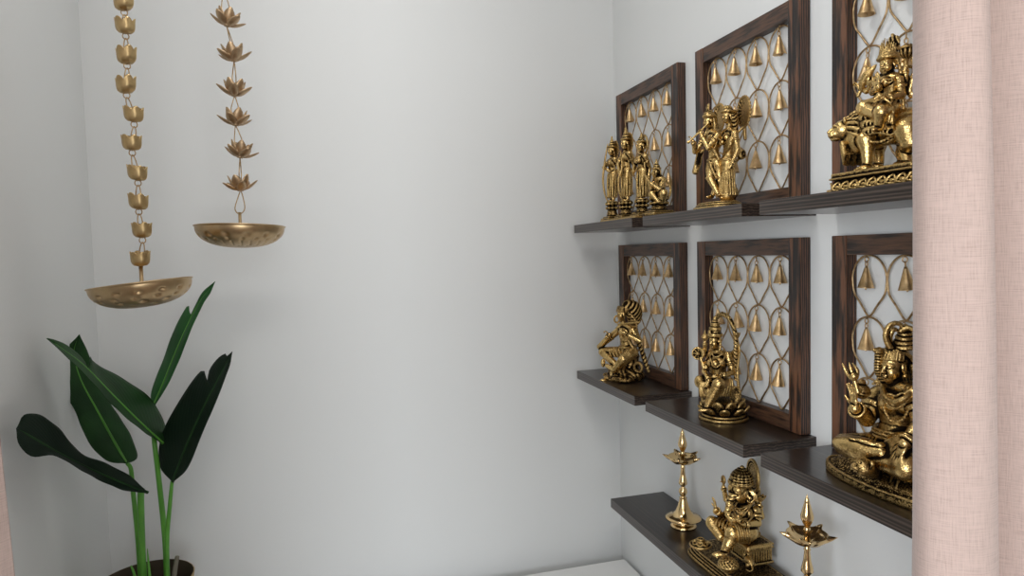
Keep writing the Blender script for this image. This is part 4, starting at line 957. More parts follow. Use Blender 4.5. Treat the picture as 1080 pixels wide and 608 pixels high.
# ------------------------------------------------------------------ elephant-headed figure
def gn():
    S = Site('deity_statue', .692, 1.003, Z3, 'brass statue of a seated elephant headed deity on a wide plinth, lowest shelf'); I = S.I; P = I; t = S.t
    c = Clay()
    for j, (a, b, z, h) in enumerate(((5.4, 9.9, .28, .28), (5.1, 9.6, .72, .28), (4.7, 9.2, 1.12, .26), (4.5, 9.0, 1.45, .26))): c.disc((0, -.3, z), a, b + .35, h, rd=.15, p=5)
    c.beads([(4.75 * np.sign(math.cos(a)) * abs(math.cos(a)) ** .42, 9.3 * np.sign(math.sin(a)) * abs(math.sin(a)) ** .42, 1.3) for a in np.linspace(0, 2 * PI, 90, endpoint=False)], .12, 1.8, closed=True, n=1)
    c.build('plinth', t, BRASS, .12, bias=-.04, rough=.03)
    c = Clay()      # throne block at the back
    q = P(793, 579, .6); c.box(q, (2.2, 2.7, 1.9), rd=.3, k=.1)
    for z in (1.75, 1.2, -1.5): c.box(q + A_(0, 0, z), (2.45, 2.95, .2), rd=.15, k=.06)
    for j in range(9): c.box(q + A_(2.25, -2.4 + .6 * j, -.1), (.12, .2, 1.0), rd=.1, k=.04); c.box(q + A_(-1.9 + .5 * j, 2.75, -.1), (.2, .12, 1.0), rd=.1, k=.04)
    c.box(P(790, 571, -.6), (2.6, 3.3, .6), rd=.5, k=.2); c.build('throne', t, BRASS, .11)
    c = Clay()
    c.ell(P(786, 555), (2.3, 2.6, 2.4), k=.3); c.ell(P(781, 552, -1.6), (2.2, 2.3, 2.0), k=.5); c.ell(P(785, 539), (1.7, 2.6, 1.7), k=.5)
    for sg in (-1, 1): c.ell(P(783, 539, -.8) + A_(.9, .95 * sg, .1), (.8, .9, .85), k=.25)
    hd = P(780.5, 519, -.4); R = frame((.93, .2, -.1)); h = lambda f, s_, u: hd + R @ A_(f, s_, u) * 1.18
    c.ell(hd, (2.0, 2.0, 2.0), R, .2)
    for sg in (-1, 1):
        c.ell(h(.75, .6 * sg, .75), (.95, .82, .82), R, .3); c.ell(h(1.1, .65 * sg, -.45), (.6, .5, .6), R, .3)
        c.ell(h(1.50, .68 * sg, .10), (.30, .42, .26), R, .05, '-'); c.ell(h(1.42, .68 * sg, .10), (.22, .28, .15), R, .02)
        c.tube([h(1.4, .35 * sg, .42), h(1.55, .7 * sg, .5), h(1.15, 1.15 * sg, .35)], .1, k=.05)
        c.limb([h(1.3, .62 * sg, -.95), h(2.1, .85 * sg, -1.3)], [.22, .1], k=.1)
        e0 = h(-.15, 1.85 * sg, -.35)
        FE = frame((.75, .65 * sg, 0)); c.ell(e0 + A_(0, 0, .2), (.24, 1.2, 1.1), FE, .15); c.limb([e0 + A_(0, 0, .0), e0 + A_(.1, -.2 * sg, -1.7)], [.7, .2], k=.2); c.ell(e0 + A_(.28, .24 * sg, .1), (.2, .85, .85), FE, .06, '-')
        c.limb([h(.2, 1.3 * sg, .2), e0], [.6, .3], k=.3)
    tr = [h(1.45, 0, -.2), h(2.25, -.05, -1.2), P(770, 532, -2.6), P(767.5, 541, -3.4), P(771, 548, -4.2), P(777, 549, -4.6), P(779, 545, -4.6)]
    c.tube(tr, [.85, .72, .62, .55, .46, .38, .30], n=8, k=.25, pat=stripes(.2, .1, 1, 11, .03))
    r = .78
    arm(c, P(775, 537, 1.2), P(762, 546, .2), P(755, 538, -1.8), r); hand(c, P(755, 538, -1.8), (.1, -.1, 1), (-1, .2, 0), 2.3, .12, thumb=-1)
    arm(c, P(797, 539, -1), P(799, 552, -2), P(784, 554, -4.6), r); hand(c, P(785, 554, -4.6), P(777, 552, -5.4) - P(785, 554, -4.6), (.2, 0, -1), 2.0, .6, thumb=1)
    arm(c, P(777, 534, 1.8), P(766, 527, 2.2), P(763, 514, 2), r * .8); hand(c, P(763, 514, 2), (0, 0, 1), (-1, 0, 0), 1.6, .9)
    arm(c, P(797, 536, .2), P(803, 545, .2), P(801, 533, -.6), r * .8); hand(c, P(801, 533, -.6), (0, 0, 1), (-1, 0, 0), 1.7, .9)
    c.limb([P(782, 562, -.4), P(764, 558, -1), P(751, 551, -1.4)], [1.7, 1.45, 1.1], k=.3); c.limb([P(751, 553, -1.6), P(760, 566, -3), P(766, 570, -3.2)], [1.05, .85, .6], k=.2)
    c.limb([P(789, 562, -2.4), P(773, 563, -5.4)], [1.7, 1.35], k=.3); c.limb([P(773, 565, -5.4), P(768, 575, -6.0), P(763, 583, -6.2)], [1.25, .95, .6], k=.2)
    c.ell(P(759, 585, -6.8), (1.3, .62, .42), frame((.85, -.45, -.1)), .2)
    for i in range(5): c.ell(P(755.5, 586, -7) + A_(.2, .28 * i - .5, -.1), (.22, .14, .14), k=.04)
    c.build('body', t, BRASS_B, .085, dirt=.85)
    c = Clay()      # cloth, belt, jewellery
    for j in range(8): c.ring(P(783 - 3.6 * j, 562 - 1.2 * j, -.7 - .1 * j), 1.72 - .07 * j, .15, (.5, -.85, .1), n=18)
    for j in range(6): c.ring(P(787 - 2.3 * j, 562.5, -2.9 - .45 * j), 1.76 - .05 * j, .15, (.9, -.2, -.05), n=18)
    bc = P(785, 556); c.beads([bc + A_(2.5 * math.cos(a), 2.75 * math.sin(a), -.9) for a in np.linspace(0, 2 * PI, 34, endpoint=False)], .17, 1.6, closed=True, n=2)
    for dr, rr in ((535, .13), (539, .15), (545, .15)): c.beads([P(775, 531, .6), P(774, (dr + 531) / 2 + 1, -2), P(780, dr + 2, -3.), P(788, (dr + 531) / 2 + 1, -3), P(794, 531, -1.4)], rr, 1.6)
    c.tube([P(797, 540, -2), P(791, 549, -3.6), P(781, 559, -4)], .13, k=.04)
    c.build('jewellery', t, BRASS, .085)
    c = Clay(); cb = h(-.35, 0, 1.52); up = A_(-.12, 0, 1)      # banded crown
    for j, (r, z) in enumerate(((2.12, -.35), (2.14, .05), (1.98, .5), (1.90, .95), (1.65, 1.35), (1.32, 1.75), (.92, 2.1))): c.disc(cb + up * z, r, r, .22, rd=.18, k=.08, pat=radial(cb, 16, .05))
    c.ell(cb + up * .6, (1.85, 1.85, 1.7), k=.1); c.ell(cb + up * 2.45, .42, k=.1); c.beads([cb + A_(2.15 * math.cos(a), 2.15 * math.sin(a), -.15) for a in np.linspace(0, 2 * PI, 30, endpoint=False)], .15, 1.8, closed=True, n=1); c.ell(cb + A_(1.75, 0, .55), (.22, .5, .7), k=.05)
    c.build('crown', t, BRASS, .09)
    c = Clay(); q = P(795, 501.5, 1.7); Rd = frame((0, 0, 1), (1, -.25, 0)); c.disc(q, 2.75, 2.45, .16, Rd, rd=.1); c.ring(q + A_(.15, 0, 0), 2.5, .26, (1, -.25, 0), sy=1.1, n=30)
    c.ring(q + A_(.2, 0, 0), 1.9, .1, (1, -.25, 0), sy=1.1, n=26)
    c.limb([P(799, 516, 1.6), P(800, 545, 1.4)], [.5, .8], k=.2); c.build('halo', t, BRASS, .09, bias=.08)
    c = Clay(); q = P(802, 527, -.6); lotus(c, q + A_(0, 0, -.2), 7, .5, .3, .8, .4, .9, 0, .16); c.ell(q, .5, k=.05); c.build('lotus_flower', t, BRASS, .085)
    c = Clay(); q = P(763, 508, 2); c.ell(q + A_(0, 0, .3), (.3, .65, .85), k=.05); c.ell(q + A_(.1, -.1, .5), (.3, .3, .45), k=.08, op='-'); c.limb([q - A_(0, 0, .8), q + A_(0, 0, .2)], [.2, .2], k=.05); c.build('axe', t, BRASS_D, .085)
    # plate with rings and dome, heap of sweets, mouse
    def plate(q, r, kind):
        c = Clay(); c.disc(q, r, r, .14, rd=.1); c.ring(q + A_(0, 0, .15), r * .94, .12); c.disc(q - A_(0, 0, .3), r * .6, r * .6, .3, rd=.1)
        if kind: 
            for j in range(7): a = 2 * PI * j / 7; c.ring(q + A_(r * .52 * math.cos(a), r * .52 * math.sin(a), .55), r * .24, .16, (math.cos(a) * .6, math.sin(a) * .6, 1), n=12)
            c.ell(q + A_(0, 0, .55), (r * .5, r * .5, .55), k=.1); c.ring(q + A_(0, 0, 1.05), r * .28, .16, n=12)
        else:
            c.ell(q, (r * .86, r * .86, r * .7), k=.05)
            for j in range(70):
                u = (j + .5) / 70; ph = j * 2.39996; zz = u; rr = math.sqrt(1 - zz * zz); c.ell(q + A_(r * .88 * rr * math.cos(ph), r * .88 * rr * math.sin(ph), r * .72 * zz), .27, k=.02)
        return c.build('offering_plate', t, BRASS, .085)
    plate(P(739, 575, -1.4), 2.0, 1); plate(P(768, 597, -6.2), 1.75, 0)
    c = Clay(); q = P(790, 592, -5.4); R = frame((-.2, -.95, .1)); h = lambda f, s_, u: q + R @ A_(f, s_, u)
    c.ell(q, (1.25, .7, .68), R, .1); c.ell(h(1.3, 0, .15), (.62, .42, .42), R, .2); c.limb([h(1.6, 0, .1), h(2.1, 0, -.05)], [.28, .12], k=.1)
    for sg in (-1, 1): c.ell(h(1.05, .35 * sg, .5), (.12, .26, .28), R, .05); c.limb([h(.9, .35 * sg, -.3), h(1.3, .38 * sg, -.7)], [.22, .15], k=.1); c.limb([h(-.7, .5 * sg, -.3), h(-.4, .6 * sg, -.72)], [.35, .2], k=.1)
    c.tube([h(-1.1, 0, -.2), h(-1.9, .2, -.4), h(-2.2, .8, -.5), h(-1.6, 1.2, -.55)], [.16, .08], k=.05); c.build('mouse', t, BRASS, .085)
gn()
# ------------------------------------------------------------------ rider on a lion
def du():
    S = Site('deity_statue', .685, .660, Z1, 'brass statue of a many armed crowned figure riding a lion, upper row by the curtain'); I = S.I; P = lambda x, y, d=0: I(x, y, d - (x - 925) * .055); t = S.t
    c = Clay(); Ls = 6.1
    c.box((.0, 0, .22), (4.7, Ls + .5, .22), rd=.15, k=.05); c.box((0, 0, .85), (4.1, Ls, .75), rd=.3, k=.15)
    c.box((0, 0, 1.75), (4.5, Ls + .3, .14), rd=.1, k=.05); c.box((0, 0, 2.15), (4.3, Ls + .1, .32), rd=.1, k=.04)
    for sx_ in (1,):
        for j in range(9):
            y = -Ls + .6 + 1.42 * j; c.tube([(4.25, y - .7, 1.25), (4.55, y - .2, .95), (4.7, y, .35), (4.55, y + .25, .95), (4.25, y + .7, 1.25)], .15, k=.05)
            c.ell((4.45, y + .7, .62), (.25, .42, .24), k=.05); c.tube([(4.5, y - .1, .6), (4.75, y + .3, .35), (4.6, y + .6, .30)], .10, k=.04)
    for j in range(6):
        x = -3.3 + 1.3 * j; c.ell((x, Ls + .15, .8), (.5, .25, .35), k=.05); c.ell((x, -Ls - .15, .8), (.5, .25, .35), k=.05)
    c.build('plinth', t, BRASS, .10)
    # lion: walks to the far side, head turned to the room
    c = Clay()
    c.ell(P(956, 133, .5), (2.1, 2.6, 2.15), k=.4); c.limb([P(955, 133, .4), P(935, 139, .8), P(915, 141, 1.)], [2.0, 1.75, 1.9], k=.5)
    c.ell(P(908, 143, .8), (2.1, 2.3, 2.3), k=.4); c.ell(P(903, 150, .2), (1.4, 1.5, 1.9), k=.4)
    # near hind leg, far hind leg
    c.limb([P(958, 137, -1.2), P(961, 150, -1.2), P(954, 158, -.6), P(957, 172, -.9)], [1.7, 1.25, .72, .60], k=.3); c.ell(P(954, 174, -1.4), (.75, .95, .38), k=.15)
    c.limb([P(956, 140, 2.4), P(956, 152, 2.4), P(951, 160, 2.6), P(952, 170, 2.4)], [1.5, 1.1, .7, .6], k=.3); c.ell(P(949, 173, 2.2), (.7, .9, .36), k=.15)
    # front legs
    c.limb([P(914, 148, -1.2), P(915, 160, -1.4), P(915, 174, -1.4)], [1.25, .80, .62], k=.3); c.ell(P(911, 178, -1.9), (.85, 1.05, .42), k=.15)
    c.limb([P(922, 148, 2.0), P(926, 160, 2.0), P(927, 172, 1.6)], [1.2, .75, .6], k=.3); c.ell(P(924, 176, 1.2), (.8, .95, .40), k=.15)
    for (x, y, d) in ((911, 178, -1.9), (924, 176, 1.2), (954, 174, -1.4)):
        for j in range(4): c.ell(P(x - 3.4, y + .5, d) + A_(.25 - .0 * j, .6 - .38 * j, -.12), (.28, .2, .22), k=.03)
    # head
    hd = P(890, 137, -.6); R = frame((.80, -.58, -.12)); h = lambda f, s_, u: hd + R @ A_(f, s_, u)
    c.ell(hd, (1.4, 1.25, 1.3), R, .2); c.ell(h(1.1, 0, -.4), (.85, .78, .68), R, .25); c.ell(h(1.75, 0, -.05), (.25, .36, .22), R, .08); c.ell(h(.95, 0, -1.0), (.75, .55, .32), R, .1)
    c.rc(h(.8, 0, .55), h(1.7, 0, .05), .30, .26, k=.15)
    for sg in (-1, 1):
        c.ell(h(1.08, .55 * sg, .38), (.22, .28, .17), R, .05, '-'); c.ell(h(1.02, .52 * sg, .36), (.18, .20, .12), R, .02); c.tube([h(1.1, .2 * sg, .72), h(1.15, .6 * sg, .70), h(.8, .95 * sg, .45)], .13, k=.06)
        c.ell(h(-.1, 1.1 * sg, 1.0), (.22, .42, .48), R, .1); c.ell(h(1.45, .42 * sg, -.5), (.4, .36, .3), R, .1)
    c.tube([h(1.55, -.5, -.78), h(1.95, 0, -.68), h(1.55, .5, -.78)], .09, k=.04, op='-')
    c.tube([P(959, 122, 1.5), P(966, 116, 1.5), P(970, 125, 1.0), P(969, 140, 1), P(972, 150, .6)], [.42, .36, .32, .3, .5], n=6, k=.15)
    c.build('lion_body', t, BRASS_B, .09, dirt=.5)
    c = Clay()      # mane in heavy locks
    for ring_, (r0, n_, ln) in enumerate(((1.25, 15, 2.0), (1.7, 19, 2.2), (2.0, 19, 2.0))):
        for i in range(n_):
            a = 2 * PI * (i + .5 * ring_) / n_; o = A_(-.35 - .75 * ring_, r0 * math.cos(a), r0 * math.sin(a)); back = A_(-ln, r0 * .42 * math.cos(a), r0 * .35 * math.sin(a) - 1.0)
            p0 = hd + R @ o; p1 = hd + R @ (o + back * .5 + A_(0, .5 * math.cos(a), .5 * math.sin(a))); p2 = hd + R @ (o + back + A_(0, .15 * math.sin(3 * a), 0)); c.tube([p0, p1, p2], [.30, .33, .10], n=5, k=.06)
    for j in range(9):
        a = P(889 + 2.2 * j, 152 + .5 * (j % 3), -1.6 + .25 * j); c.tube([a, a + A_(.0, .2, -1.2), a + A_(-.3, -.2, -2.6)], [.42, .40, .12], n=5, k=.08)
    c.build('mane', t, BRASS, .09, bias=.03)
    c = Clay()      # scalloped saddle cloth
    for row in range(3):
        for j in range(7):
            c.ell(P(912 + 4.0 * j + 1.8 * row, 119 + 7.5 * row + .9 * abs(j - 3), -2.0 + .16 * j * 0 - .15 * row), (.45, .75, .85), frame((.9, .2, .35)), .06)
            c.ell(P(912 + 4.0 * j + 1.8 * row, 121 + 7.5 * row + .9 * abs(j - 3), -2.4 - .15 * row), (.2, .35, .4), frame((.9, .2, .35)), .05, '-')
    c.ell(P(926, 130, .6), (2.5, 2.6, 2.2), k=.2); c.tube([P(906, 143, -1.4), P(920, 149, -1.6), P(936, 150, -1.4), P(944, 140, -1.4), P(940, 124, -1.0)], .28, k=.05, pat=scales(9, .05))
    for j in range(10): q = j / 9; c.ell(P(908 + 32 * q, 144 + 6 * math.sin(PI * q), -1.9), .22, k=.04)
    c.build('saddle_cloth', t, BRASS, .09)
    # rider
    c = Clay()
    c.ell(P(932, 112, .4), (2.0, 2.2, 1.3), k=.3); c.limb([P(934, 110, .4), P(936, 99, .3), P(937, 90, .2)], [1.45, 1.15, 1.35], k=.4); c.ell(P(938, 87, .2), (1.2, 1.9, 1.1), k=.4)
    for sg in (-1, 1): c.ell(P(937, 89, .2) + A_(1.0, .62 * sg, 0), (.62, .62, .62), k=.12)
    c.limb([P(930, 82, .8), P(938, 79, .2), P(947, 83, -.6)], [.55, .5, .55], k=.3)
    hd = P(936.5, 69, -.2); head(c, hd, 2.6, (.88, .1, -.1), (-.1, 0, 1), hair=False)
    r = .56
    arm(c, P(928, 84, .6), P(921, 97, -.2), P(927, 92, -2.4), r); hand(c, P(926, 90, -2.4), (0, 0, 1), (-.9, .3, 0), 1.7, .15, thumb=-1)
    arm(c, P(949, 85, -.8), P(951, 100, -1.2), P(936, 104, -3.0), r); hand(c, P(937, 104, -3.), P(928, 101, -3.6) - P(937, 104, -3.), (.3, 0, 1), 1.8, .7)
    arm(c, P(928, 82, 1.4), P(917, 88, 1.6), P(915, 76, 1.2), r * .8); hand(c, P(915, 76, 1.2), (0, 0, 1), (-1, 0, 0), 1.2, 1.)
    for (e, w_) in (((956, 92, -.4), (955, 72, -.6)), ((960, 96, -.2), (964, 78, -.2)), ((962, 100, 0), (970, 92, 0))):
        arm(c, P(948, 84, -.4), P(*e), P(*w_), r * .85); hand(c, P(*w_), (0, 0, 1), (-1, 0, 0), 1.4, 1.)
    arm(c, P(926, 83, 1.8), P(914, 96, 2), P(906, 92, 2), r * .8); hand(c, P(906, 92, 2), (.2, -.5, .6), (-1, 0, 0), 1.2, 1.)
    # legs: one folded to the left, one hanging
    c.limb([P(932, 112, -.2), P(912, 114, -1.6)], [1.35, 1.0], k=.3); c.limb([P(912, 115, -1.6), P(925, 121, -3.2)], [.95, .6], k=.2); c.limb([P(938, 113, -1.2), P(930, 118, -3.6), P(927, 134, -3.2)], [1.25, .95, .5], k=.3); c.ell(P(925, 137, -3.6), (.8, .4, .3), k=.15)
    c.build('rider', t, BRASS_B, .085, dirt=.75)
    c = Clay()      # folds of the skirt
    for j in range(6): c.tube([P(930 - 3.2 * j, 107 + .8 * j, -1.2 - .2 * j), P(926 - 3.6 * j, 113, -2.6), P(922 - 3.2 * j, 121 - .5 * j, -2.8)], .17, k=.04)
    for j in range(6): c.tube([P(933 + 2.4 * j, 105, -1.8), P(930 + 2.5 * j, 114, -4.0 + .3 * j), P(924 + 3.4 * j, 125 + 1.0 * j, -3.7 + .2 * j)], .17, k=.04)
    for j in range(5): c.tube([P(946, 84 + 1.5 * j, -1.0), P(941, 90 + 1.6 * j, -2.0), P(933, 94 + 1.7 * j, -1.6)], .12, k=.03)
    for dr in (84, 88): c.beads([P(931, 79, 0), P(932, (dr + 79) / 2 + 1, -1.2), P(936, dr, -1.9), P(942, (dr + 79) / 2 + 1, -1.8), P(945, 79, -.6)], .12, 1.6)
    bc = P(935.5, 101, .3); c.beads([bc + A_(1.38 * math.cos(a), 1.42 * math.sin(a), 0) for a in np.linspace(0, 2 * PI, 22, endpoint=False)], .15, 1.6, closed=True, n=2)
    for sg in (-1, 1): c.tube([hd + A_(-.5, .9 * sg, .5), hd + A_(-.7, 1.15 * sg, -.8), hd + A_(-.4, 1.5 * sg, -2.), hd + A_(.1, 1.7 * sg, -3.2)], .24, k=.05, pat=stripes(0, 0, 1, 12, .05))
    c.build('draped_cloth', t, BRASS, .085)
    c = Clay(); cb = hd + A_(-.15, 0, .85)      # crown, a fan of points
    c.ring(cb, 1.18, .22, (0, 0, 1)); c.ring(cb + A_(0, 0, .35), 1.12, .14, (0, 0, 1)); c.ell(cb + A_(-.1, 0, .2), (.95, .95, .6), k=.1)
    for j in range(11):
        a = -1.35 + 2.7 * j / 10; ln = 1.1 + .9 * (1 - abs(a) / 1.35); c.rc(cb + A_(.95 * math.cos(a), 1.05 * math.sin(a), .3), cb + A_(.8 * math.cos(a) * .8, 1.15 * math.sin(a), .4 + ln), .17, .06, k=.03)
    c.ell(cb + A_(-.3, .35, 1.5), (.5, .9, 1.25), k=.1, pat=stripes(0, 1, .4, 12, .06)); c.ell(cb + A_(-.2, .3, 2.75), .2, k=.08)
    c.build('crown', t, BRASS, .085)
    c = Clay()      # mace held up at the near side
    c.limb([P(955, 69, -.6), P(956, 58, -.6)], [.25, .4], k=.08); c.ell(P(957, 54, -.6), (.85, .9, .85), k=.1, pat=radial(P(957, 54, -.6), 10, .06)); c.ring(P(957, 50.5, -.6), .85, .16, (0, 0, 1)); c.disc(P(957, 50, -.6), .8, .8, .1, rd=.08); c.build('mace', t, BRASS_D, .085)
    c = Clay(); c.tube([P(909, 96, 1.8), P(910, 88, 1.6), P(915, 79, 1.4), P(924, 68.5, 1.2)], [.2, .5, .6, .1], n=6, k=.1); c.tube([P(907, 97, 1.8), P(905, 101, 1.8)], .25); c.build('curved_blade', t, BRASS, .085)
    c = Clay(); c.limb([P(928, 101, -3.4), P(940, 109, -4.2)], [.20, .10], k=.1); c.ell(P(927, 100, -3.4), .3, k=.08); c.build('dagger', t, BRASS_B, .08)
    c = Clay(); c.tube([P(963, 79, -.2), P(964, 70, -.2), P(962, 62, -.2), P(966, 55, -.2)], [.14, .14, .2, .1]); c.build('arrow', t, BRASS, .08)
    c = Clay(); q = P(952.5, 106, -.6); c.beads([q, q + A_(0, .1, -1.0), q + A_(.1, 0, -2.0), q + A_(0, 0, -2.8)], .24, 1.4); c.ell(q + A_(0, .1, -3.2), (.3, .3, .5), k=.08); c.build('hanging_tassel', t, BRASS, .085)
du()

# ------------------------------------------------------------------ standing figure maker for the small groups
def crown_(c, hd, h, tip=1.2, k=1., tiers=3):
    tip *= .88; k *= .93
    cb = hd + A_(-.05 * h, 0, .36 * h)
    for j in range(tiers):
        q = j / tiers; c.disc(cb + A_(0, 0, tip * h * q * .8), (.44 - .34 * q) * h * k, (.44 - .34 * q) * h * k, .10 * h, rd=.06 * h, k=.05)
    c.limb([cb, cb + A_(0, 0, tip * h)], [.36 * h * k, .06 * h], k=.05); c.ell(cb + A_(0, 0, tip * h), .10 * h, k=.05)
    c.beads([cb + A_(.45 * h * k * math.cos(a), .45 * h * k * math.sin(a), 0) for a in np.linspace(0, 2 * PI, 16, endpoint=False)], .06 * h, 1.9, closed=True, n=1)

# ------------------------------------------------------------------ flute player and companion
def rk():
    S = Site('deity_statue', .672, 1.025, Z1, 'brass statue of a standing couple, one playing a flute, middle of the upper row'); I = S.I; P = lambda x, y, d=0: I(x, y, d - (x - 760) * .08); t = S.t
    c = Clay(); c.disc((0, 0, .25), 3.6, 4.9, .25, rd=.18, p=2.6); c.disc((0, 0, .68), 3.2, 4.5, .25, rd=.18, p=2.6); c.disc((0, 0, 1.05), 2.8, 4.1, .2, rd=.12, p=2.6)
    c.ring((0, 0, .45), 4.1, .12, (0, 0, 1), sy=.78, n=30); c.build('plinth', t, BRASS, .11)
    r = .55
    c = Clay()      # flute player, legs crossed
    c.limb([P(754, 170), P(753, 160), P(752, 149)], [1.15, .92, 1.1], k=.35); c.ell(P(752, 146), (.95, 1.5, .9), k=.35); c.limb([P(747, 141, .8), P(751, 138.5, 0), P(757, 142, -.8)], [.5, .45, .5], k=.25)
    hd = P(748, 128, -.2); head(c, hd, 2.45, (.93, -.15, -.12), (-.1, .15, 1))
    arm(c, P(746, 143, .9), P(733, 160, .2), P(731, 149, -1.2), r); hand(c, P(731, 149, -1.2), P(727, 140, -1.4) - P(731, 149, -1.2), (-.6, .6, .1), 1.5, .8)
    arm(c, P(757, 144, -.9), P(747, 156, -2.6), P(740, 143, -1.8), r); hand(c, P(740, 143, -1.8), P(737, 136, -1.4) - P(740, 143, -1.8), (-.5, -.6, .1), 1.5, .8)
    c.limb([P(756, 171, -.4), P(760, 188, -.2), P(752, 205, -.4)], [1.0, .7, .42], k=.25); c.limb([P(753, 171, .2), P(749, 188, -1.4), P(757, 204, -1.4)], [1.0, .7, .42], k=.25)
    c.ell(P(749, 208, -.9), (.9, .42, .3), frame((.95, .2, 0)), .15); c.ell(P(759, 206, -1.8), (.8, .4, .3), frame((.5, .8, 0)), .15)
    c.build('flute_player', t, BRASS_B, .10, dirt=.85)
    c = Clay(); c.tube([P(745.5, 131.5, -1.2), P(727, 149.5, -1.8)], .17, n=2); c.ell(P(726, 150, -1.8), .3); c.build('flute', t, BRASS_B, .09)
    c = Clay()      # his turban, feather, dhoti, scarf
    cb = hd + A_(-.1, 0, .8); c.ring(cb, .95, .34, (-.1, 0, 1)); c.ring(cb + A_(0, 0, .4), .8, .28, (-.1, .1, 1)); c.ell(cb + A_(0, 0, .5), (.7, .7, .7)); c.ell(cb + A_(.2, -.3, 1.5), (.2, .5, .95), frame((.9, 0, .2)), .08, pat=stripes(0, 1, 0, 13, .05))
    for sg in (-1, 1): c.tube([hd + A_(-.4, .8 * sg, .4), hd + A_(-.5, 1.0 * sg, -.8), hd + A_(-.2, 1.4 * sg, -1.8)], .24, k=.04, pat=stripes(0, 0, 1, 12, .05))
    for j in range(9):
        a = -1.2 + 2.4 * j / 8; o = P(754, 169) ; c.tube([o + A_(1.05 * math.cos(a), 1.15 * math.sin(a), 0), o + A_(1.35 * math.cos(a), 1.5 * math.sin(a), -1.6), o + A_(1.15 * math.cos(a), 1.35 * math.sin(a), -3.0)], .20, k=.05)
    c.ring(P(754, 169), 1.2, .22, (0, 0, 1)); c.tube([P(748, 168, -1), P(751, 178, -1.9), P(756, 188, -1.6)], .2, k=.04); c.ring(P(750, 187, -.9), .85, .2, (.2, 0, 1)); c.ring(P(759, 187, -.3), .85, .2, (.2, 0, 1))
    c.tube([P(747, 144, -.2), P(752, 156, -1.6), P(758, 168, -1.6)], .22, k=.04); c.beads([P(746, 140, .3), P(747, 150, -1.3), P(751, 160, -1.6), P(756, 150, -1.6), P(757, 140, -.6)], .13, 1.7)
    c.tube([P(742, 158, .6), P(738, 163, .6), P(736, 172, .6), P(733.5, 181, .6)], [.25, .5, .62, .55], n=6, k=.08, pat=stripes(.5, 1, 0, 9, .06)); c.ell(P(733.5, 182, .6), (.5, .75, .3))
    c.build('draped_cloth', t, BRASS, .095)
    c = Clay()      # companion
    c.limb([P(768, 172), P(769, 157), P(769, 147)], [1.2, .92, 1.1], k=.35); c.ell(P(769, 144), (.95, 1.5, .9), k=.35)
    for sg in (-1, 1): c.ell(P(769, 146) + A_(.75, .55 * sg, 0), (.55, .5, .5), k=.1)
    c.limb([P(764, 139, .8), P(769, 136, 0), P(775, 140, -.8)], [.48, .45, .48], k=.25)
    hd2 = P(767.5, 123, -.2); head(c, hd2, 2.45, (.97, .05, -.05))
    arm(c, P(775, 141, -.9), P(778, 158, -1.4), P(772.5, 172, -2.2), r); hand(c, P(772.5, 172, -2.2), (.2, -.1, -1), (0, 1, .1), 1.6, .4)
    arm(c, P(764, 141, .9), P(758, 154, .6), P(762, 150, -1.6), r * .95); hand(c, P(762, 150, -1.6), (.4, -.4, .6), (-.6, .4, 0), 1.4, .5)
    c.limb([P(768, 172), P(768, 190, -.2), P(767, 206, -.2)], [1.35, 1.2, 1.45], k=.3); c.ell(P(764, 208.5, -1.), (.85, .4, .3), k=.15)
    c.build('companion', t, BRASS_B, .10, dirt=.85)
    c = Clay()
    for j in range(13):
        a = -1.7 + 3.4 * j / 12; o = P(768, 170); c.tube([o + A_(1.15 * math.cos(a), 1.2 * math.sin(a), 0), o + A_(1.3 * math.cos(a), 1.4 * math.sin(a), -3), o + A_(1.65 * math.cos(a), 1.8 * math.sin(a), -6)], .17, k=.04)
    c.ring(P(768, 169), 1.25, .22, (0, 0, 1)); c.ring(P(767, 206), 1.75, .2, (0, 0, 1))
    for j in range(5): c.tube([P(775, 138 + j, -1.0), P(770, 146 + 2 * j, -1.9), P(763, 152 + 3 * j, -1.0)], .14, k=.04)
    cb = hd2 + A_(-.1, 0, .75); c.ring(cb, 1.0, .25, (-.1, 0, 1)); c.ell(cb + A_(0, 0, .4), (.75, .8, .8), k=.1)
    for j in range(7): a = -1.2 + .4 * j; c.rc(cb + A_(.8 * math.cos(a), .85 * math.sin(a), .2), cb + A_(.55 * math.cos(a), .7 * math.sin(a), 1.3 - .25 * abs(j - 3)), .2, .08)
    c.tube([hd2 + A_(-.8, .3, .5), hd2 + A_(-1.1, .4, -1.2), hd2 + A_(-1.0, .5, -3.4), hd2 + A_(-1., .4, -6)], [.7, .6, .5, .25], n=6, k=.1, pat=stripes(1, 1, 1, 9, .06))
    c.beads([P(764, 138, .2), P(766, 146, -1.4), P(769, 150, -1.9), P(773, 146, -1.8), P(775, 138, -.6)], .13, 1.7)
    c.tube([P(778, 140, .6), P(783, 135, .8)], .22); c.build('sari', t, BRASS, .095)
    for nm, q, rx, rz in (('halo', P(785, 118, 1.6), 1.9, 2.6), ('halo', P(759, 124, 2.4), 1.8, 2.3)):
        c = Clay(); c.disc(q, rz, rx, .14, frame((0, 0, 1), (1, -.1, 0)), rd=.1)
        for i in range(26): a = 2 * PI * i / 26; c.ell(q + A_(.1, rx * math.cos(a), rz * math.sin(a)), (.18, .28, .28), k=.05)
        for i in range(16): a = 2 * PI * i / 16; c.rc(q + A_(.12, .5 * rx * math.cos(a), .5 * rz * math.sin(a)), q + A_(.12, .85 * rx * math.cos(a), .85 * rz * math.sin(a)), .10, .13, k=.04)
        c.limb([q + A_(0, 0, -rz), q + A_(-.2, -.1, -rz - 2)], [.35, .3], k=.1); c.build(nm, t, BRASS_D, .10)
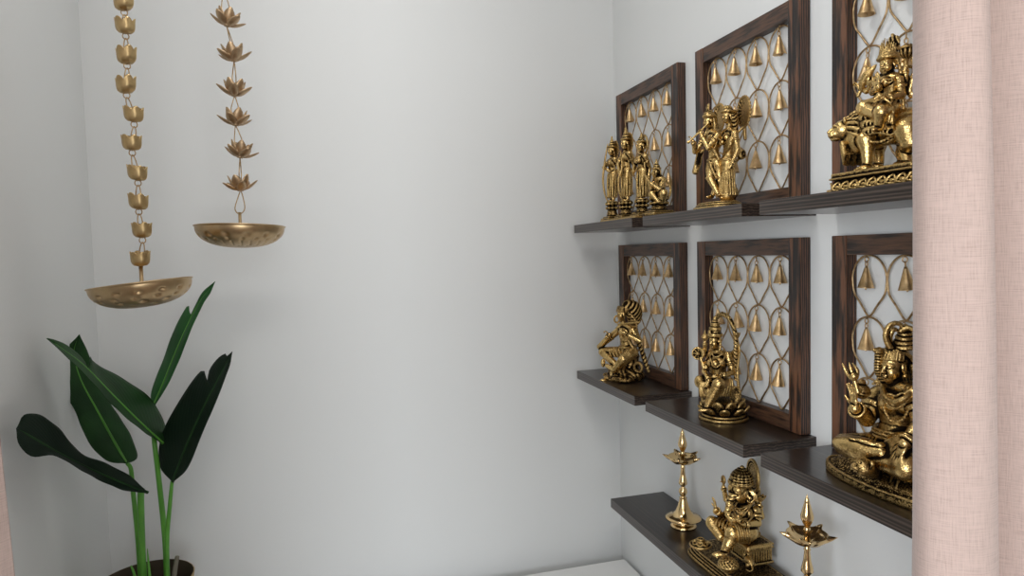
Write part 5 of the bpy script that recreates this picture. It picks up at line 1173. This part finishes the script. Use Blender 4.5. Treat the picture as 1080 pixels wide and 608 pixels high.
    c = Clay(); q = P(770, 203, 1.); c.ell(q, (1.4, 1.5, 1.3)); c.ring(q + A_(0, 0, 1.2), .9, .2); c.limb([q, q + A_(0, 0, -1.8)], [.8, 1.1], k=.2); c.build('water_pot', t, BRASS, .10)
    c = Clay(); q = P(782, 163, .4); c.ell(q, (.7, .8, .9), pat=stripes(0, 1, 0, 10, .06)); c.tube([q, P(776, 172, .4), P(772, 180, .4)], [.25, .2, .2]); c.build('lotus_bud', t, BRASS, .10)
rk()

# ------------------------------------------------------------------ group of four
def rd():
    S = Site('deity_statue', .680, 1.385, Z1, 'brass statue of three standing figures and one kneeling on a stepped base, upper row'); I = S.I; P = I; t = S.t
    c = Clay(); c.box((0, .3, .28), (3.9, 9.4, .28), rd=.12, k=.05)
    def lot(q, r):
        c.box((q[0], q[1], .75), (r * 1.2, r * 1.2, .32), rd=.12, k=.05); c.box((q[0], q[1], 1.2), (r * .98, r * .98, .25), rd=.12, k=.05)
        c.limb([A_(q[0], q[1], 1.4), q], [r * .8, r * .45], k=.15); c.ell(q + A_(0, 0, -.1), (r * .92, r * .92, .55), k=.1, pat=radial(q, 9, .12)); c.ell(q + A_(0, 0, -1.1), (r * .88, r * .88, .45), k=.1, pat=radial(q, 9, .12)); c.disc(q + A_(0, 0, .35), r * .78, r * .78, .2, rd=.12, k=.06)
    pos = {}
    for nm, px, py in (('a', 645.5, 219), ('b', 660, 218), ('c', 677, 216), ('d', 695, 213)):
        S.d0 = -.34 * (px - 667); q = P(px, py - 4, 0); pos[nm] = q; lot(q, 1.75 if nm != 'd' else 2.3)
    for (x, y) in ((653, 222), (669, 220), (686, 218)): S.d0 = -.34 * (x - 667); q = P(x, y, -1.5); q[2] = .9; c.ell(q, (.8, .9, .9), k=.1, pat=scales(7, .08))
    c.build('stepped_base', t, BRASS, .12)
    def fig(nm, hpx, hpy, hh, wpx, wpy, fpx, fpy, la, ra, female=False):
        S.d0 = -.34 * (hpx - 667); c = Clay(); r = .52 * hh / 2.4; hd = P(hpx, hpy, -.1); w_ = P(wpx, wpy); f_ = P(fpx, fpy); ch = w_ * .42 + hd * .58; ch[2] -= .2 * hh; 
        head(c, hd, hh, (.95, .1, -.05), hair=True); sh_ = hd + A_(-.1, 0, -.78 * hh)
        c.limb([w_, ch, sh_], [.85 * r / .5, .88 * r / .5, .6 * r / .5], k=.3); c.ell(sh_ + A_(0, 0, -.42 * hh), (.38 * hh, .66 * hh, .42 * hh), k=.3)
        if female:
            for sg in (-1, 1): c.ell(sh_ + A_(.35 * hh, .24 * hh * sg, -.50 * hh), .22 * hh, k=.1)
        c.limb([sh_ + A_(0, -.60 * hh, -.12 * hh), sh_, sh_ + A_(0, .60 * hh, -.12 * hh)], [.2 * hh, .18 * hh, .2 * hh], k=.2)
        for (e, w2), sg in ((ra, -1), (la, 1)): arm(c, sh_ + A_(0, .68 * hh * sg, -.15 * hh), P(*e), P(*w2), r * .95); hand(c, P(*w2), (P(*w2) - P(*e)), (0, sg, .3), .68 * hh, .7)
        for sg in (-1, 1): k1 = (w_ + f_) / 2 + A_(.25, .38 * sg, 0); c.limb([w_ + A_(0, .42 * sg, -.2), k1, f_ + A_(0, .45 * sg, .3)], [.95 * r / .5, .72 * r / .5, .45 * r / .5], k=.25); c.ell(f_ + A_(.5, .5 * sg, 0), (.75, .32, .25), k=.15)
        c.build(nm, t, BRASS_B, .11, dirt=.95)
        c = Clay(); n_ = 11; zl = (w_[2] - f_[2]) * (.97 if female else .86)
        for j in range(n_):
            a = 2 * PI * j / n_; c.tube([w_ + A_(.95 * math.cos(a), 1.05 * math.sin(a), 0), w_ + A_(1.15 * math.cos(a), 1.2 * math.sin(a), -zl * .5), f_ + A_(1.0 * math.cos(a) + .1, 1.3 * math.sin(a), (w_[2] - f_[2]) - zl)], .25, k=.05)
        c.limb([w_, (w_ + f_) / 2], [.9, 1.0], k=.2); c.ring(w_, 1.0, .22); c.ring(w_ + A_(0, 0, -.4), 1.05, .14); c.tube([w_ + A_(1.0, -.3, 0), w_ + A_(1.3, 0, -zl * .4), w_ + A_(1.3, -.1, -zl * .75)], [.25, .3, .2], k=.05)
        for sg in (-1, 1): c.tube([sh_ + A_(.3, .75 * sg, 0), sh_ + A_(.0, 1.2 * sg, -1.6), w_ + A_(-.1, 1.35 * sg, -1.0), w_ + A_(0, 1.5 * sg, -3.2)], .20, k=.04)
        for dr in (.55, .8, 1.1): c.beads([sh_ + A_(.1, -.4 * hh * .8, .1), sh_ + A_(.42 * hh, -.2 * hh, -dr * hh * .5), sh_ + A_(.48 * hh, 0, -dr * hh * .62), sh_ + A_(.42 * hh, .2 * hh, -dr * hh * .5), sh_ + A_(.1, .4 * hh * .8, .1)], .14, 1.6)
        crown_(c, hd, hh, 1.05 if not female else .75); c.build('draped_cloth', t, BRASS, .11)
        return hd, sh_, w_, f_
    def halo(hd, r, dx=-1.0):
        c = Clay(); q = hd + A_(dx, .15, .1); c.disc(q, r * 1.2, r, .14, frame((0, 0, 1), (1, 0, 0)), rd=.1)
        for i in range(20): a = 2 * PI * i / 20; c.ell(q + A_(.1, r * math.cos(a), 1.2 * r * math.sin(a)), (.18, .25, .25), k=.05)
        c.limb([q, q + A_(.3, -.1, -r * 1.8)], [.4, .4], k=.1); c.build('halo', t, BRASS_D, .11)
    def bow(pts):
        c = Clay(); c.tube([P(*p) for p in pts], [.13, .24, .26, .24, .13], n=7, k=.05); c.build('bow', t, BRASS, .10)
    h1 = fig('standing_figure', 645, 159, 2.5, 646, 184, 646, 212, ((655, 178, -.8), (651, 180, -2.2)), ((637, 177, 0), (642, 180, -1.8))); halo(h1[0], 1.75)
    h2 = fig('standing_figure', 659.5, 151.5, 2.7, 661, 180, 661, 211, ((669, 175, -.4), (673, 180, -1.6)), ((652, 174, .2), (654, 184, -1.8))); halo(h2[0], 1.9)
    h3 = fig('standing_figure', 676, 154, 2.6, 677.5, 180, 678, 208, ((685, 177, -.5), (684, 189, -1.2)), ((669, 176, .4), (668, 182, -1.0)), True); c = Clay(); q = h3[0] + A_(-.7, 0, .2); c.ring(q, 1.75, .22, (1, 0, 0), sy=1.25, n=24); c.limb([q + A_(0, 0, 1.9), q + A_(0, 0, -.5)], [.2, .6]); c.build('halo_ring', t, BRASS, .10)
    S.d0 = -.34 * (646 - 667); bow([(641, 152, .6), (638, 170, -.6), (636, 188, -.8), (637.5, 203, -.8), (641, 213, -.6)]); S.d0 = -.34 * (660 - 667); bow([(654, 158, .5), (656, 176, -1.6), (652.5, 190, -2), (653.5, 204, -1.8), (658, 214, -1.4)])
    # kneeling figure
    S.d0 = -.34 * (695 - 667); c = Clay(); hd = P(692, 182, -.3); head(c, hd, 2.3, (.85, -.5, .15)); r = .52
    c.limb([P(697, 206), P(696.5, 196), P(696, 190)], [1.2, .95, 1.05], k=.3); c.ell(P(696, 190), (.95, 1.4, .9), k=.3)
    arm(c, P(691, 189, .8), P(687, 200, -.6), P(683, 189, -1.2), r); hand(c, P(683, 189, -1.2), (.4, -.4, .8), (-1, 0, 0), 1.5, .2)
    arm(c, P(700, 190, -.8), P(696, 200, -2.4), P(687, 194, -2.2), r); hand(c, P(687, 194, -2.2), (.5, -.5, .5), (-1, 0, 0), 1.5, .2)
    c.limb([P(697, 206, .5), P(688, 205, -1), P(694, 212, -1.6)], [1.2, .85, .5], k=.3); c.limb([P(698, 206, -.5), P(700, 204, -3.2), P(699, 213, -2.8)], [1.2, .9, .5], k=.3); c.ell(P(697, 213, -3), (.9, .4, .3), k=.1)
    c.build('kneeling_figure', t, BRASS_B, .11, dirt=.95)
    c = Clay(); crown_(c, hd, 2.3, .9); c.ring(P(697, 202), 1.25, .25); 
    for j in range(8): a = -1.4 + 2.8 * j / 7; c.tube([P(697, 203) + A_(1.1 * math.cos(a), 1.3 * math.sin(a), 0), P(697, 207) + A_(1.5 * math.cos(a), 1.7 * math.sin(a), 0), P(697, 211) + A_(1.3 * math.cos(a), 1.9 * math.sin(a), 0)], .22, k=.05)
    c.tube([P(702, 190, .5), P(707, 197, .8), P(706, 206, .8), P(702, 212, .4)], [.2, .28, .3, .15], k=.05); c.beads([P(690, 187, 0), P(692, 194, -1.8), P(696, 198, -2), P(700, 194, -2), P(701, 187, -.8)], .14, 1.6); c.build('draped_cloth', t, BRASS, .11)
rd()

# ------------------------------------------------------------------ seated flute player on a rock
def kr():
    S = Site('deity_statue', .684, 1.455, Z2, 'brass statue of a seated flute player with a feathered fan of hair, on a rock'); I = S.I; P = lambda x, y, d=0: I(x, y, d - (x - 655) * .10); t = S.t
    c = Clay()
    for (x, y, d, rx, ry, rz) in ((657, 393, 0, 3.4, 4.0, 2.2), (662, 384, 1, 2.6, 3.0, 2.4), (648, 398, -.5, 2.3, 2.2, 1.1), (668, 396, -.5, 2.6, 2.6, 1.6), (655, 399, -2.5, 2.6, 4.0, .9), (664, 375, 1, 2.2, 2.6, 2.0)):
        c.ell(P(x, y, d), (rx, ry, rz), k=.5, pat=lambda X, Y, Z_: .14 * np.sin(X * 3.1 + 2 * np.sin(Z_ * 1.7)) * np.sin(Y * 3.3 + 1.5 * np.sin(X * 2)))
    c.disc((0, 0, .25), 4.2, 4.9, .25, rd=.2, p=2.5, k=.2); q = P(673, 388, -1.6); c.ring(q, 1.0, .35, (.75, .6, 0), sy=1.1)
    for j in range(8): a = 2 * PI * j / 8; c.ell((4.0 * math.cos(a), 4.5 * math.sin(a), .6), (.9, 1.0, .6), k=.2)
    c.build('rock_base', t, BRASS_D, .12, rough=.05)
    c = Clay(); r = .78
    c.ell(P(664, 371), (2.1, 2.3, 1.5), k=.4); c.limb([P(663, 370), P(660, 360), P(659, 352)], [1.7, 1.3, 1.5], k=.4); c.ell(P(659, 350), (1.3, 1.9, 1.2), k=.4); c.limb([P(653, 346, 1), P(659, 343, 0), P(666, 347, -1)], [.65, .65, .65], k=.3)
    hd = P(656, 332, -.2); head(c, hd, 3.1, (.98, .0, .05), (-.12, 0, 1))
    arm(c, P(653, 348, 1.2), P(632.5, 366, .6), P(643, 353, -.8), r); hand(c, P(642, 353, -.8), (.5, -.2, .7), (-.6, 0, .4), 2.0, 1.1)
    arm(c, P(667, 349, -1.2), P(675, 360, -2.4), P(658, 351, -3.6), r * .95); hand(c, P(658, 351, -3.6), P(654, 343, -3.4) - P(658, 351, -3.6), (-.5, .5, .3), 1.9, .7)
    c.limb([P(663, 372, 1.4), P(636, 371, .6)], [1.6, 1.1], k=.3); c.limb([P(636, 372, .4), P(648, 384, -1.8), P(645, 398, -3.0)], [1.05, .8, .5], k=.25)
    c.limb([P(666, 372, -1.2), P(657, 379, -4.0)], [1.6, 1.15], k=.3); c.limb([P(657, 380, -4.), P(648, 390, -4.0), P(640, 386, -3.0)], [1.1, .8, .5], k=.25); c.ell(P(636, 383, -2.8), (.55, .5, 1.1), k=.2); c.ell(P(639, 401, -3.4), (1.5, .6, .4), k=.2)
    c.build('body', t, BRASS_B, .11, dirt=.9)
    c = Clay(); c.tube([P(652, 342.5, -2.2), P(674, 340, -2.6)], .26, n=2); c.build('flute', t, BRASS, .10)
    c = Clay(); q = P(650.5, 337, -1.6); c.ring(q, .58, .22, (.3, .95, 0), sy=1.4); c.build('earring', t, BRASS_D, .10)
    c = Clay()      # hair and feather fan
    for i in range(9): a = -1.3 + 2.6 * i / 8; c.tube([hd + A_(1.1 * math.cos(a), 1.2 * math.sin(a), .9), hd + A_(.3, 1.3 * math.sin(a), 1.8), hd + A_(-1.2, 1.2 * math.sin(a), 1.2)], .28, k=.05)
    q = P(669, 331, .8); c.ell(q, (1.9, 1.0, 3.0), frame((1, -.2, 0)), .1, pat=stripes(1, 1, .8, 7, .09)); c.ell(P(664, 322, .4), (1.8, 1.0, 1.3), k=.2, pat=stripes(1, 1, .8, 7, .08)); c.ell(P(661, 326, 0), (1.3, 1.2, 1.3), k=.2)
    for i in range(5): c.tube([P(663, 330, -.6), P(666 + i, 338, -.8), P(664 + 2 * i, 348 + i, -.9)], .28, k=.05, pat=stripes(0, 0, 1, 9, .06))
    c.build('hair', t, BRASS_D, .11)
    c = Clay()
    for j in range(7): c.tube([P(662 - 3.6 * j, 366 + .3 * j, -.4 + .2 * j), P(661 - 3.6 * j, 372, -1.5 + .2 * j), P(662 - 3.4 * j, 378 - j * .4, -.9)], .22, k=.05)
    for j in range(7): q_ = j / 6; c.ring(P(665 - 8 * q_, 373 + 7 * q_, -1.8 - 2.2 * q_), 1.5 - .3 * q_, .17, (.5, -.3, -.4), n=14)
    c.tube([P(655, 348, -.8), P(662, 358, -2.2), P(668, 368, -2.4)], .3, k=.05); c.beads([P(654, 345, .2), P(655, 354, -1.8), P(659, 360, -2.4), P(664, 354, -2.4), P(665, 345, -1)], .18, 1.6); bc = P(662, 366); c.ring(bc, 1.95, .3)
    c.tube([P(668, 352, 1), P(675, 365, 1.5), P(680, 380, 1), P(684, 392, .5)], [.4, .55, .6, .3], n=6, k=.08, pat=stripes(1, 0, 1, 6, .08))
    c.build('draped_cloth', t, BRASS, .11)
kr()
# ------------------------------------------------------------------ view
SC.view_settings.view_transform = 'Standard'; SC.view_settings.look = 'None'; SC.view_settings.gamma = 1; SC.view_settings.exposure = -0.11
try: SC.view_settings.use_curve_mapping = False
except Exception: pass
SC.cycles.use_denoising = True
SC.cycles.max_bounces = 10; SC.cycles.diffuse_bounces = 6; SC.cycles.glossy_bounces = 5
